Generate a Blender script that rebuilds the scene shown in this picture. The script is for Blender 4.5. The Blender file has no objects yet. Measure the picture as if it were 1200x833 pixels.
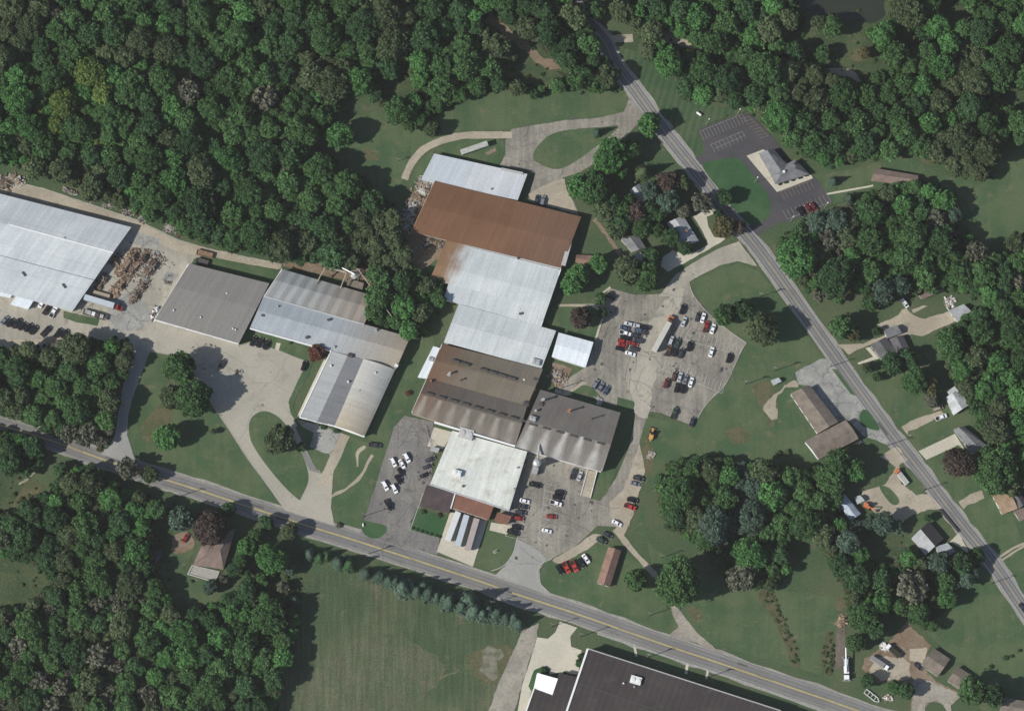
import bpy, bmesh, math, random
import numpy as np
from mathutils import Vector, Matrix, noise
from mathutils.geometry import tessellate_polygon
R = random.Random(7)
rad = math.radians
scene = bpy.context.scene
COL = scene.collection
# ------------------------------------------------------------------ camera (high oblique, long lens)
W_M = 480.0
CAM = Vector((-330.0, -690.0, 4000.0))
FWD = (-CAM).normalized()
RIGHT = FWD.cross(Vector((0, 1, 0))).normalized()
UP = RIGHT.cross(FWD).normalized()
DIST = CAM.length
def at(px, py, h=0.0):
    """photo pixel (1200x833) -> world point at height h"""
    sx = (px/1200.0-.5)*W_M/DIST
    sy = -(py/833.0-.5)*(W_M*710/1024.0)/DIST
    d = FWD + RIGHT*sx + UP*sy
    t = (h-CAM.z)/d.z
    return CAM + d*t
cam = bpy.data.cameras.new('camera'); camo = bpy.data.objects.new('camera', cam); COL.objects.link(camo)
cam.sensor_width = 36; cam.lens = 36*DIST/W_M; cam.clip_start = 50; cam.clip_end = 20000
Mc = Matrix((RIGHT, UP, -FWD)).transposed().to_4x4(); Mc.translation = CAM
camo.matrix_world = Mc
scene.camera = camo
def Z(ox, oy):
    return lambda x, y, k=4.9: (ox+x/k, oy+y/k)
z1=Z(0,180); z2=Z(0,340); z3=Z(180,280); z4=Z(300,300); z5=Z(240,400); z6=Z(470,160); z7=Z(470,310); z8=Z(650,320)
z9=Z(470,430); z10=Z(580,430); z11=Z(400,510); z13=Z(580,540); z12=Z(600,663); z14=Z(180,480); z15=Z(120,590)
z17=Z(660,0); z18=Z(660,160); z19=Z(780,110); z20=Z(960,0); z21=Z(960,160); z22=Z(960,320); z23=Z(840,420); z24=Z(960,500)
z25=Z(960,663); z26=Z(760,560); z27=Z(780,663); z28=Z(440,663); z29=Z(440,0); z30=Z(200,80); z31=Z(340,160)
z32=Z(0,480); z33=Z(240,590); z34=Z(820,240); z35=Z(860,0)
# ------------------------------------------------------------------ world + sun
SUN_EL = 38.0
SDIR = Vector((-0.943, -0.333, 0)).normalized()          # horizontal direction towards the sun
w = bpy.data.worlds.new('World'); scene.world = w; w.use_nodes = True
nt = w.node_tree; bg = nt.nodes['Background']
sky = nt.nodes.new('ShaderNodeTexSky'); sky.sky_type = 'NISHITA'; sky.sun_disc = False
sky.sun_elevation = rad(SUN_EL); sky.sun_rotation = math.atan2(SDIR.x, SDIR.y); sky.altitude = 200
nt.links.new(sky.outputs[0], bg.inputs[0]); bg.inputs[1].default_value = 0.09
sl = bpy.data.lights.new('sun', 'SUN'); sl.energy = 4.6; sl.angle = rad(0.5); sl.color = (1.0, 0.955, 0.88)
so = bpy.data.objects.new('sun', sl); COL.objects.link(so)
tosun = (SDIR*math.cos(rad(SUN_EL))+Vector((0, 0, math.sin(rad(SUN_EL))))).normalized()
so.rotation_euler = tosun.to_track_quat('Z', 'Y').to_euler(); so.location = (0, 0, 300)
vs = scene.view_settings; vs.view_transform = 'Standard'; vs.look = 'None'; vs.exposure = 0.24; vs.gamma = 1.0; vs.use_curve_mapping = False
scene.cycles.max_bounces = 4; scene.cycles.diffuse_bounces = 2; scene.cycles.glossy_bounces = 2
# ------------------------------------------------------------------ materials
class N:
    def __init__(s, name, rough=.9, spec=.2, metal=0.0):
        s.m = bpy.data.materials.new(name); s.m.use_nodes = True; s.t = s.m.node_tree
        s.b = s.t.nodes['Principled BSDF']; s.b.inputs['Roughness'].default_value = rough
        s.b.inputs['Specular IOR Level'].default_value = spec; s.b.inputs['Metallic'].default_value = metal
        s.tc = s.t.nodes.new('ShaderNodeTexCoord')
    def lk(s, a, b): s.t.links.new(a, b)
    def n(s, k): return s.t.nodes.new(k)
    def noise(s, scale, vec=None, detail=4, rough=.6, stretch=None):
        v = vec or s.tc.outputs['Object']
        if stretch:
            mp = s.n('ShaderNodeMapping'); s.lk(v, mp.inputs[0]); mp.inputs['Scale'].default_value = stretch[:3]
            if len(stretch) > 3: mp.inputs['Rotation'].default_value = (0, 0, stretch[3])
            v = mp.outputs[0]
        t = s.n('ShaderNodeTexNoise'); s.lk(v, t.inputs['Vector']); t.inputs['Scale'].default_value = scale
        t.inputs['Detail'].default_value = detail; t.inputs['Roughness'].default_value = rough
        return t.outputs['Fac']
    def ramp(s, f, lo, hi, a=0., b=1.):
        r = s.n('ShaderNodeMapRange'); s.lk(f, r.inputs[0]); r.inputs[1].default_value = lo; r.inputs[2].default_value = hi
        r.inputs[3].default_value = a; r.inputs[4].default_value = b; r.interpolation_type = 'SMOOTHSTEP'
        return r.outputs[0]
    def mix(s, f, a, b, mode='MIX'):
        r = s.n('ShaderNodeMix'); r.data_type = 'RGBA'; r.blend_type = mode
        if isinstance(f, (int, float)): r.inputs[0].default_value = f
        else: s.lk(f, r.inputs[0])
        for i, c in ((6, a), (7, b)):
            if isinstance(c, (tuple, list)): r.inputs[i].default_value = (*c[:3], 1)
            else: s.lk(c, r.inputs[i])
        return r.outputs[2]
    def math(s, op, a, b=None):
        r = s.n('ShaderNodeMath'); r.operation = op
        for i, c in ((0, a), (1, b)):
            if c is None: continue
            if isinstance(c, (int, float)): r.inputs[i].default_value = c
            else: s.lk(c, r.inputs[i])
        return r.outputs[0]
    def uv(s, name='uv'):
        u = s.n('ShaderNodeUVMap'); u.uv_map = name; x = s.n('ShaderNodeSeparateXYZ'); s.lk(u.outputs[0], x.inputs[0])
        return u.outputs[0], x.outputs[0], x.outputs[1]
    def val(s, f, amt):   # grey multiplier colour from factor
        a = 1-amt; b = 1+amt
        r = s.ramp(f, .25, .75, a, b); c = s.n('ShaderNodeCombineXYZ')
        for i in range(3): s.lk(r, c.inputs[i])
        return c.outputs[0]
    def done(s, col):
        if isinstance(col, (tuple, list)): s.b.inputs['Base Color'].default_value = (*col[:3], 1)
        else: s.lk(col, s.b.inputs['Base Color'])
        return s.m
MATS = {}
def paint(name, c, rough=.5, spec=.4, var=.12, metal=0.0, sc=.8):
    if name in MATS: return MATS[name]
    k = N(name, rough, spec, metal)
    f = k.noise(sc, detail=5); col = k.mix(1.0, c, k.val(f, var), 'MULTIPLY')
    MATS[name] = k.done(col); return MATS[name]
def ground_mat(name, c1, c2, c3=None, s1=.05, s2=.9, streak=None, rough=.95, patch=(.42, .6), fine=.25, mow=None, crack=None):
    if name in MATS: return MATS[name]
    k = N(name, rough, .1)
    big = k.noise(s1, detail=5, rough=.62)
    col = k.mix(k.ramp(big, patch[0], patch[1]), c1, c2)
    if c3:
        f = k.noise(s1*2.7, detail=6, rough=.7, vec=k.tc.outputs['Object'], stretch=(1, 1.3, 1))
        col = k.mix(k.ramp(f, .56, .68), col, c3)
    if streak:   # (angle, scale across, amount)
        f = k.noise(1.0, detail=5, stretch=(streak[1], streak[1]*.06, 1, streak[0]))
        col = k.mix(1.0, col, k.val(f, streak[2]), 'MULTIPLY')
    if mow:      # (angle, period metres, amount)
        mp = k.n('ShaderNodeMapping'); k.lk(k.tc.outputs['Object'], mp.inputs[0]); mp.inputs['Rotation'].default_value = (0, 0, mow[0])
        wv = k.n('ShaderNodeTexWave'); k.lk(mp.outputs[0], wv.inputs[0]); wv.inputs['Scale'].default_value = .314/mow[1]
        wv.inputs['Distortion'].default_value = 1.5; wv.inputs['Detail Scale'].default_value = .5
        col = k.mix(1.0, col, k.val(wv.outputs['Fac'], mow[2]), 'MULTIPLY')
    if crack:
        vo = k.n('ShaderNodeTexVoronoi'); vo.feature = 'DISTANCE_TO_EDGE'; vo.inputs['Scale'].default_value = crack
        wn = k.noise(.25, detail=3)
        ad = k.n('ShaderNodeVectorMath'); ad.operation = 'ADD'; k.lk(k.tc.outputs['Object'], ad.inputs[0])
        cb = k.n('ShaderNodeCombineXYZ'); k.lk(k.math('MULTIPLY', wn, 6.0), cb.inputs[0]); k.lk(k.math('MULTIPLY', big, 9.0), cb.inputs[1])
        k.lk(cb.outputs[0], ad.inputs[1]); k.lk(ad.outputs[0], vo.inputs['Vector'])
        e = k.ramp(vo.outputs[0], 0, .045, 1, 0)
        col = k.mix(k.math('MULTIPLY', e, .45), col, (.05, .05, .05))
    f = k.noise(s2, detail=6, rough=.75)
    col = k.mix(1.0, col, k.val(f, fine), 'MULTIPLY')
    MATS[name] = k.done(col); return MATS[name]
def roof_mat(name, c1, c2, blot=.04, rib=1.2, ribamt=.06, seam=None, rust=None, dirt=None, streaks=None, rough=.6, spec=.3, band=None, stain=None):
    """c1/c2 blotched; ribs across u; rust=(colour,u0,u1); streaks=(period, v0, v1, colour)"""
    if name in MATS: return MATS[name]
    k = N(name, rough, spec)
    uv, U, V = k.uv('uv'); nuv, NU, NV = k.uv('nuv')
    f = k.noise(blot, vec=uv, detail=5); col = k.mix(k.ramp(f, .35, .65), c1, c2)
    if band:      # (lo, hi, colour) along nv
        b = k.math('MULTIPLY', k.ramp(NV, band[0]-.01, band[0]+.01), k.ramp(NV, band[1]-.01, band[1]+.01, 1, 0))
        col = k.mix(b, col, band[2])
    if rust:
        wob = k.math('ADD', NU, k.math('MULTIPLY', k.noise(.12, vec=uv, detail=5), .25))
        wob = k.math('ADD', wob, k.math('MULTIPLY', k.noise(1.0, vec=uv, stretch=(.9, .05, 1), detail=3), .14))
        g = k.ramp(wob, rust[1]+.19, rust[2]+.19, 1, 0) if rust[1] < rust[2] else k.ramp(wob, rust[2]+.19, rust[1]+.19, 0, 1)
        col = k.mix(k.math('MULTIPLY', g, rust[3] if len(rust) > 3 else 1.0), col, rust[0])
    # water streaks running down the slope
    f = k.noise(1.0, vec=uv, detail=4, stretch=(.55, .03, 1)); col = k.mix(1.0, col, k.val(f, .10), 'MULTIPLY')
    if streaks:
        per, v0, v1, sc, amt = streaks
        x = k.math('FRACT', k.math('DIVIDE', k.math('ADD', U, k.math('MULTIPLY', k.noise(.3, vec=uv), 1.2)), per))
        tri = k.math('ABSOLUTE', k.math('SUBTRACT', x, .5))        # 0 centre .. .5
        wid = k.ramp(NV, v0, v1, .24, .52)
        s = k.math('SUBTRACT', 1.0, k.math('DIVIDE', tri, wid)); s = k.ramp(s, 0, 1)
        s = k.math('MULTIPLY', s, k.ramp(NV, v0-.01, v0+.01)); s = k.math('MULTIPLY', s, amt)
        s = k.math('MULTIPLY', s, k.ramp(k.noise(.09, vec=uv, detail=2), .3, .6, .35, 1))
        col = k.mix(s, col, sc)
    if stain:
        f = k.noise(.14, vec=uv, detail=6, rough=.7); col = k.mix(k.ramp(f, .50, .68, 0, stain[1]), col, stain[0])
    if seam:
        for ax, per in seam:
            x = k.math('FRACT', k.math('DIVIDE', U if ax == 'u' else V, per))
            e = k.ramp(x, 0, .35/per, 1, 0)
            col = k.mix(k.math('MULTIPLY', e, .28), col, (.03, .03, .03))
    x = k.math('FRACT', k.math('DIVIDE', U, rib)); e = k.ramp(k.math('ABSOLUTE', k.math('SUBTRACT', x, .5)), .1, .4)
    col = k.mix(1.0, col, k.val(k.math('ADD', k.math('MULTIPLY', e, .5), .25), ribamt), 'MULTIPLY')
    f = k.noise(.9, vec=uv, detail=5, rough=.7); col = k.mix(1.0, col, k.val(f, .09), 'MULTIPLY')
    MATS[name] = k.done(col); return MATS[name]
# ------------------------------------------------------------------ objects
LABELS = []
def tag(o, label=None, cat=None, group=None, kind=None):
    if label:
        o['label'] = label; LABELS.append((o.name, label))
    if cat: o['category'] = cat
    if group: o['group'] = group
    if kind: o['kind'] = kind
    return o
def empty(name, loc, rz=0.0, label=None, cat=None, group=None):
    o = bpy.data.objects.new(name, None); COL.objects.link(o); o.empty_display_size = 1
    o.location = loc; o.rotation_euler = (0, 0, rz)
    tag(o, label, cat, group); return o
def rootM(root):
    return Matrix.LocRotScale(root.location, root.rotation_euler, root.scale)
def mesh_obj(name, verts, faces, mats, parent=None, uvs=None, nuvs=None, fm=None, smooth=False, root=None, local=False):
    """verts in world space unless local; stored in the root's frame"""
    rt = root or parent
    if rt is not None and not local:
        Mi = rootM(rt).inverted(); verts = [Mi @ Vector(v) for v in verts]
    me = bpy.data.meshes.new(name); me.from_pydata([tuple(v) for v in verts], [], faces)
    if not isinstance(mats, (list, tuple)): mats = [mats]
    for m in mats: me.materials.append(m)
    if fm: me.polygons.foreach_set('material_index', fm)
    for nm, data in (('uv', uvs), ('nuv', nuvs)):
        if data:
            l = me.uv_layers.new(name=nm)
            for p, fu in zip(me.polygons, data):
                for li, c in zip(p.loop_indices, fu): l.data[li].uv = c
    if smooth:
        me.polygons.foreach_set('use_smooth', [True]*len(me.polygons))
    me.update()
    o = bpy.data.objects.new(name, me); COL.objects.link(o)
    if parent is not None: o.parent = parent
    return o
class MB:
    def __init__(s): s.v = []; s.f = []
    def add(s, v, f):
        b = len(s.v); s.v += [Vector(x) for x in v]; s.f += [tuple(i+b for i in q) for q in f]; return s
    def box(s, c, d, rz=0.0, tilt=None, taper=1.0):
        hx, hy, hz = d[0]/2, d[1]/2, d[2]/2
        M = Matrix.Rotation(rz, 3, 'Z')
        if tilt: M = M @ Matrix.Rotation(tilt, 3, 'Y')
        vv = []
        for z in (-1, 1):
            k = taper if z > 0 else 1
            for x, y in ((-1, -1), (1, -1), (1, 1), (-1, 1)): vv.append(Vector(c)+M@Vector((x*hx*k, y*hy*k, z*hz)))
        return s.add(vv, [(3, 2, 1, 0), (4, 5, 6, 7), (0, 1, 5, 4), (1, 2, 6, 5), (2, 3, 7, 6), (3, 0, 4, 7)])
    def cyl(s, a, b, r, r2=None, n=8, caps=True):
        a = Vector(a); b = Vector(b); d = (b-a).normalized(); u = d.orthogonal().normalized(); v = d.cross(u); r2 = r if r2 is None else r2
        vv = [a+(u*math.cos(t)+v*math.sin(t))*r for t in [2*math.pi*i/n for i in range(n)]]
        vv += [b+(u*math.cos(t)+v*math.sin(t))*r2 for t in [2*math.pi*i/n for i in range(n)]]
        f = [(i, (i+1) % n, n+(i+1) % n, n+i) for i in range(n)]
        if caps: f += [tuple(range(n))[::-1], tuple(range(n, 2*n))]
        return s.add(vv, f)
    def prism(s, prof, y0, y1, ax='y'):
        """profile of (x,z) extruded in y"""
        n = len(prof); vv = [(x, y0, z) for x, z in prof]+[(x, y1, z) for x, z in prof]
        f = [(i, (i+1) % n, n+(i+1) % n, n+i) for i in range(n)]+[tuple(range(n))[::-1], tuple(range(n, 2*n))]
        return s.add(vv, f)
    def build(s, name, mat, parent=None, local=True, root=None, smooth=False):
        return mesh_obj(name, s.v, s.f, mat, parent, local=local, root=root, smooth=smooth)
def catmull(pts, closed=True, n=5):
    out = []; L = len(pts)
    rng = range(L) if closed else range(L-1)
    for i in rng:
        p = [pts[(i+k-1) % L] if closed else pts[min(max(i+k-1, 0), L-1)] for k in range(4)]
        for j in range(n):
            t = j/n
            out.append(tuple(.5*((2*p[1][a])+(-p[0][a]+p[2][a])*t+(2*p[0][a]-5*p[1][a]+4*p[2][a]-p[3][a])*t*t+(-p[0][a]+3*p[1][a]-3*p[2][a]+p[3][a])*t**3) for a in (0, 1)))
    if not closed: out.append(tuple(pts[-1]))
    return out
ZC = {}
def uz(z):
    ZC[z] = ZC.get(z, -1)+1; return z+ZC[z]*.0009
def sheet(name, pts, z, mat, smooth=0, jit=0.0, kind='structure', thick=0.0):
    """flat sheet on the ground from photo-pixel outline"""
    z = uz(z)
    if smooth: pts = catmull(pts, True, smooth)
    P = [at(x, y, z) for x, y in pts]
    if jit:
        Q = []
        for i in range(len(P)):
            a = P[i]; b = P[(i+1) % len(P)]; k = max(1, int((b-a).length/1.2))
            for j in range(k):
                q = a.lerp(b, j/k); nn = noise.noise_vector(Vector((q.x*.35, q.y*.35, z*7)))+noise.noise_vector(Vector((q.x*1.2, q.y*1.2, z*7)))*.5
                Q.append(Vector((q.x+nn.x*jit, q.y+nn.y*jit, z)))
        P = Q
    tris = tessellate_polygon([P]); faces = []
    for t in tris:
        a, b, c = (P[i] for i in t)
        faces.append(tuple(t) if (b-a).cross(c-a).z > 0 else tuple(reversed(t)))
    V = list(P)
    if thick:
        n = len(P); V += [Vector((p.x, p.y, z-thick)) for p in P]
        faces += [(i, (i+1) % n, n+(i+1) % n, n+i) for i in range(n)]
    o = mesh_obj(name, V, faces, mat); o['kind'] = kind; return o
def strip(name, pts, width, z, mat, smooth=6, off=0.0, kind='structure', h=0.0, dash=None, jit=0.0):
    """ribbon along px polyline, offset sideways in metres"""
    z = uz(z)
    if smooth: pts = catmull(pts, False, smooth)
    P = [at(x, y, z) for x, y in pts]; V = []; n = len(P); wv = width if callable(width) else (lambda t: width)
    for i, p in enumerate(P):
        d = (P[min(i+1, n-1)]-P[max(i-1, 0)]); d.z = 0; d.normalize(); nrm = Vector((-d.y, d.x, 0)); w = wv(i/(n-1))
        j = jit*noise.noise(Vector((p.x*.2, p.y*.2, z*9))) if jit else 0
        j2 = jit*noise.noise(Vector((p.x*.25, p.y*.25, z*9+40))) if jit else 0
        V += [p+nrm*(off+w/2+j), p+nrm*(off-w/2+j2)]
    F = []
    for i in range(n-1):
        if dash and (i//dash) % 2: continue
        F.append((2*i+1, 2*i+3, 2*i+2, 2*i))
    if h:
        V2 = [Vector((v.x, v.y, v.z+h)) for v in V]; b = len(V); V += V2
        F = [tuple(i+b for i in f) for f in F]+[(2*i, 2*i+1, b+2*i+1, b+2*i) for i in (0,)]
        for i in range(n-1): F += [(2*i, b+2*i, b+2*i+2, 2*i+2), (2*i+1, 2*i+3, b+2*i+3, b+2*i+1)]
    o = mesh_obj(name, V, F, mat); o['kind'] = kind; return o
# ------------------------------------------------------------------ ground
G_A=(.054,.088,.043); G_B=(.082,.108,.054); G_C=(.100,.098,.052)
M_grass = ground_mat('meadow_grass', G_A, (.074,.096,.050), (.098,.103,.062), s1=.035, s2=1.1, fine=.30)
M_lawn = ground_mat('mown_lawn', (.052,.092,.044), (.082,.112,.056), (.12,.118,.070), s1=.06, s2=1.6, fine=.26, patch=(.36,.62), streak=(rad(20),.35,.07))
M_lawn2 = ground_mat('striped_lawn', (.044,.082,.040), (.064,.094,.048), (.09,.10,.056), s1=.05, s2=1.6, fine=.18, mow=(rad(15), 3.2, .10))
M_bright = ground_mat('watered_lawn', (.034,.084,.036), (.050,.098,.044), s1=.08, s2=1.8, fine=.18)
M_field = ground_mat('hay_field', (.056,.084,.044), (.088,.104,.058), (.125,.118,.078), s1=.02, s2=1.3, fine=.38, streak=(rad(-33), .6, .22))
M_floor = ground_mat('forest_floor', (.034,.038,.024), (.050,.048,.032), (.034,.055,.024), s1=.08, s2=.8, fine=.5)
M_dirt = ground_mat('dirt', (.17,.125,.085), (.21,.165,.12), (.12,.10,.065), s1=.07, s2=.9, fine=.25)
M_tan = ground_mat('tan_gravel', (.30,.265,.205), (.36,.32,.25), (.23,.21,.165), s1=.06, s2=1.0, fine=.16)
M_yard = ground_mat('yard_gravel', (.285,.268,.222), (.345,.322,.265), (.22,.208,.178), s1=.045, s2=.8, fine=.12, streak=(rad(15), .35, .09))
M_plaza = ground_mat('old_concrete_plaza', (.305,.288,.240), (.345,.325,.270), (.26,.248,.21), s1=.03, s2=.9, fine=.08)
M_lot = ground_mat('worn_asphalt_lot', (.182,.172,.148), (.258,.242,.203), (.140,.130,.115), s1=.05, s2=.9, fine=.2, streak=(rad(-72), .5, .17), patch=(.38,.62))
M_lotd = ground_mat('dark_gravel_lot', (.155,.148,.14), (.19,.182,.165), (.115,.11,.106), s1=.05, s2=1.0, fine=.22, streak=(rad(-65), .35, .13))
M_road = ground_mat('road_asphalt', (.165,.163,.158), (.19,.187,.18), (.14,.138,.135), s1=.04, s2=.7, fine=.10)
M_road2 = ground_mat('grey_road_asphalt', (.185,.185,.185), (.21,.21,.208), (.165,.163,.16), s1=.04, s2=.7, fine=.10)
M_shoulder = ground_mat('gravel_shoulder', (.24,.232,.205), (.29,.28,.245), (.17,.165,.14), s1=.1, s2=1.0, fine=.22)
M_black = ground_mat('fresh_asphalt', (.062,.060,.066), (.074,.071,.076), (.055,.053,.058), s1=.04, s2=.8, fine=.08)
M_conc = ground_mat('pale_concrete', (.43,.405,.33), (.48,.45,.37), (.37,.35,.29), s1=.06, s2=.9, fine=.10)
M_conc2 = ground_mat('cracked_grey_concrete', (.24,.24,.225), (.30,.298,.275), (.19,.188,.175), s1=.12, s2=.8, fine=.16, crack=.12)
M_track = ground_mat('gravel_track', (.24,.22,.185), (.30,.28,.235), (.19,.175,.145), s1=.1, s2=.9, fine=.22)
M_wheel = ground_mat('wheel_track', (.115,.113,.11), (.135,.133,.128), s1=.05, s2=.5, fine=.15)
M_pond = paint('pond_water', (.028,.034,.024), rough=.12, spec=.5, var=.1, sc=.05)
M_yel = paint('yellow_road_paint', (.50,.40,.12), .7, .2, .18, sc=.6)
M_wht = paint('white_road_paint', (.55,.55,.52), .7, .2, .2, sc=.6)
M_wfade = paint('faded_white_paint', (.28,.28,.265), .8, .2, .2, sc=.6)
M_kerb = paint('kerb_concrete', (.36,.35,.32), .8, .2, .15)
g = mesh_obj('ground', [(-1500,-1500,0),(1500,-1500,0),(1500,1500,0),(-1500,1500,0)], [(0,1,2,3)], M_grass); g['kind']='structure'
# ---- wooded ground
M_scrub = ground_mat('scrub_grass', (.045,.070,.034), (.066,.086,.042), (.092,.092,.055), s1=.09, s2=1.0, fine=.4)
F = {}
F['upper left'] = [(-40,-40),(668,-40),(672,0),(690,30),(703,60),(722,82),(722,104),(680,104),(640,106),(600,97),(560,106),(530,116),(500,138),(480,150),(462,148),(452,125),(430,108),(400,112),(388,135),(366,150),(362,178),(392,190),(398,206),(425,212),(452,232),(470,260),(478,300),(488,330),(470,336),(446,322),(425,310),(380,304),(330,303),(240,282),(150,243),(60,207),(20,192),(-40,185)]
F['centre gap'] = [(436,338),(452,322),(490,318),(515,330),(520,345),(512,365),(498,392),(480,392),(445,378),(432,372)]
F['left roadside'] = [(-40,412),(40,410),(70,404),(108,400),(125,398),(150,402),(150,425),(140,455),(130,475),(128,510),(118,522),(90,516),(50,500),(0,482),(-40,470)]
F['lower left'] = [(-40,506),(0,508),(28,512),(52,530),(40,552),(10,560),(-10,556),(-10,605),(20,590),(60,575),(72,552),(110,548),(150,578),(190,590),(212,600),(222,602),(205,612),(200,640),(178,650),(180,670),(195,700),(222,718),(262,704),(283,690),(290,668),(310,672),(335,672),(344,684),(352,700),(345,735),(335,780),(318,833),(300,873),(-40,873)]
F['upper right'] = [(718,-40),(718,0),(728,22),(760,45),(760,68),(790,86),(806,112),(840,116),(878,124),(905,150),(940,178),(972,192),(1010,186),(1060,176),(1108,190),(1120,205),(1158,205),(1160,180),(1190,165),(1240,150),(1240,-40)]
F['right middle'] = [(912,288),(930,268),(955,254),(1000,240),(1030,222),(1062,214),(1112,222),(1120,246),(1125,270),(1160,305),(1200,292),(1240,292),(1240,350),(1150,348),(1112,338),(1060,345),(1028,352),(1010,335),(985,352),(955,348),(935,330),(914,312)]
F['far right'] = [(1105,415),(1115,385),(1140,368),(1170,355),(1240,340),(1240,570),(1195,570),(1170,560),(1150,545),(1160,520),(1145,495),(1134,465),(1115,440)]
F['lower right'] = [(775,560),(790,542),(830,538),(880,545),(925,552),(960,548),(985,558),(985,590),(978,610),(1000,615),(1025,605),(1050,610),(1060,650),(1085,660),(1120,655),(1146,662),(1140,682),(1108,690),(1100,715),(1092,740),(1060,722),(1040,712),(1020,735),(1000,735),(995,705),(985,680),(975,660),(955,625),(930,618),(918,640),(925,665),(905,685),(880,690),(850,680),(838,655),(815,635),(785,615),(772,590)]
CLEAR = [
 [(590,72),(625,68),(660,88),(690,84),(700,100),(660,104),(625,100),(595,92)],[(440,95),(470,85),(490,100),(470,125),(450,118)],
 [(1050,40),(1075,36),(1080,55),(1055,60)],
 [(560,12),(580,10),(600,32),(620,45),(655,72),(668,84),(645,82),(615,72),(600,62),(575,40)],
 [(-10,515),(20,545),(45,575),(15,600),(-40,600),(-40,515)],
 [(-40,655),(40,660),(62,680),(40,700),(10,715),(-40,712)],
 [(180,606),(215,612),(225,650),(230,690),(225,716),(200,706),(180,670)],
 [(925,-40),(1038,-40),(1042,25),(1012,38),(1032,60),(1036,80),(1010,98),(985,88),(968,80),(930,68),(880,64),(925,42),(945,20)],
 [(876,60),(1010,60),(1040,75),(1010,98),(985,88),(960,76)],
 [(1100,0),(1130,0),(1140,22),(1105,26)],
 [(1148,108),(1175,104),(1240,104),(1240,130),(1195,128),(1160,118)],
 [(730,40),(750,42),(745,60),(728,60)],[(780,36),(830,60),(815,62),(775,50)],
 [(283,640),(300,610),(350,640),(360,690),(320,700),(300,690)],
 [(1005,615),(1060,630),(1050,660),(1020,655),(1005,640)],
 [(840,640),(880,620),(900,650),(880,690)]]
for k, p in F.items(): sheet('forest_floor', p, .03, M_scrub if k=='centre gap' else M_floor, jit=1.2)
for i, p in enumerate(CLEAR): sheet('clearing', p, .06, M_scrub, smooth=3, jit=1.0)
# ---- lawns / fields
sheet('hay_field', [(352,672),(430,668),(520,700),(612,732),(604,760),(590,800),(568,850),(560,880),(300,880),(330,800),(345,740)], .03, M_field, jit=1.0)
sheet('lawn', [(488,150),(560,106),(640,108),(728,104),(740,120),(720,134),(660,140),(600,150),(540,160),(500,170),(480,195),(474,208),(455,226),(425,212),(395,190),(395,175),(410,150),(440,130)], .06, M_lawn, smooth=3, jit=.3)
sheet('lawn', [(722,55),(740,58),(790,92),(812,122),(880,128),(818,150),(822,172),(812,186),(790,155),(760,115)], .06, M_lawn2, jit=.4)
sheet('lawn', [(1000,198),(1060,182),(1110,206),(1170,206),(1172,170),(1240,150),(1240,290),(1165,300),(1128,262),(1112,226),(1066,222),(1030,228),(990,240),(972,236),(955,205)], .06, M_lawn, jit=.5)
sheet('lawn', [z8(770,50),z8(900,0),(866,308),(890,318),(990,452),(935,462),(925,475),(945,505),(955,530),(900,545),(790,540),(760,560),(750,600),(745,620),(770,645),(800,660),(840,680),(905,690),(980,700),(985,760),(960,790),(860,762),(810,750),(795,720),(765,668),(756,620),(756,560),(750,516),(758,488),(806,498),z8(820,833),z8(880,740),z8(980,640),z8(1060,470),z8(1100,400),z8(1000,330),z8(890,240)], .03, M_lawn, jit=.3)
sheet('lawn', [(176,412),(216,419),(248,470),(252,480),(268,503),(294,543),(334,593),(316,592),(180,545),(160,532),(150,510),(156,468)], .03, M_lawn, jit=.2)
sheet('lawn', [(640,655),(700,628),(758,665),(790,715),(796,745),(760,738),(650,700),(632,680)], .03, M_lawn, jit=.2)
sheet('lawn', [(1000,452),(1060,420),(1130,400),(1120,440),(1140,480),(1170,560),(1200,640),(1240,760),(1180,670),(1000,430)], .03, M_lawn, jit=.3)
sheet('lawn', [(1085,700),(1130,650),(1160,665),(1220,745),(1240,880),(1170,870),(1120,775),(1090,745)], .06, M_lawn, jit=.3)
# strips of drier grass and worn patches
for p in ([(880,455),(905,450),(912,480),(903,500),(893,478)], [(610,770),(585,760),(560,790),(575,800),(600,790)], [(545,770),(590,755),(600,775),(570,800)],[(752,515),(768,530),(760,560)],
          z32(0,640)and[z32(50,610),z32(200,450),z32(240,500),z32(170,580),z32(60,640)], [z31(420,60),z31(480,90),z31(500,140),z31(420,120)], [z25(100,170),z25(150,200),z25(130,260),z25(90,240)],
          [z34(560,430),z34(700,450),z34(680,520),z34(600,500)], [z21(590,120),z21(700,120),z21(720,150),z21(610,150)],[z20(180,290),z20(250,290),z20(240,350),z20(190,350)],[z12(1000,250),z12(1100,260),z12(1060,330)],[(420,540),(450,530),(440,580),(425,600)],[(205,430),(190,470),(165,500),(175,520),(200,490)],[(850,505),(870,500),(880,515),(860,520)],[(30,566),(50,570),(35,600),(10,610)]):
    sheet('worn_grass', p, .09, ground_mat('worn_grass_mat', (.105,.098,.055), (.075,.088,.042), (.15,.135,.09), s1=.12, s2=1.2, fine=.3), smooth=4, jit=1.2)
for a in ([z28(30,830),z28(250,700),z28(480,600)],[z28(0,620),z28(120,560),z28(190,520)]):
    strip('wheel_ruts', a, 1.0, .09, ground_mat('rut_grass', (.115,.125,.065), (.09,.105,.05), s1=.2, s2=1, fine=.3), jit=.8)
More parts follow.
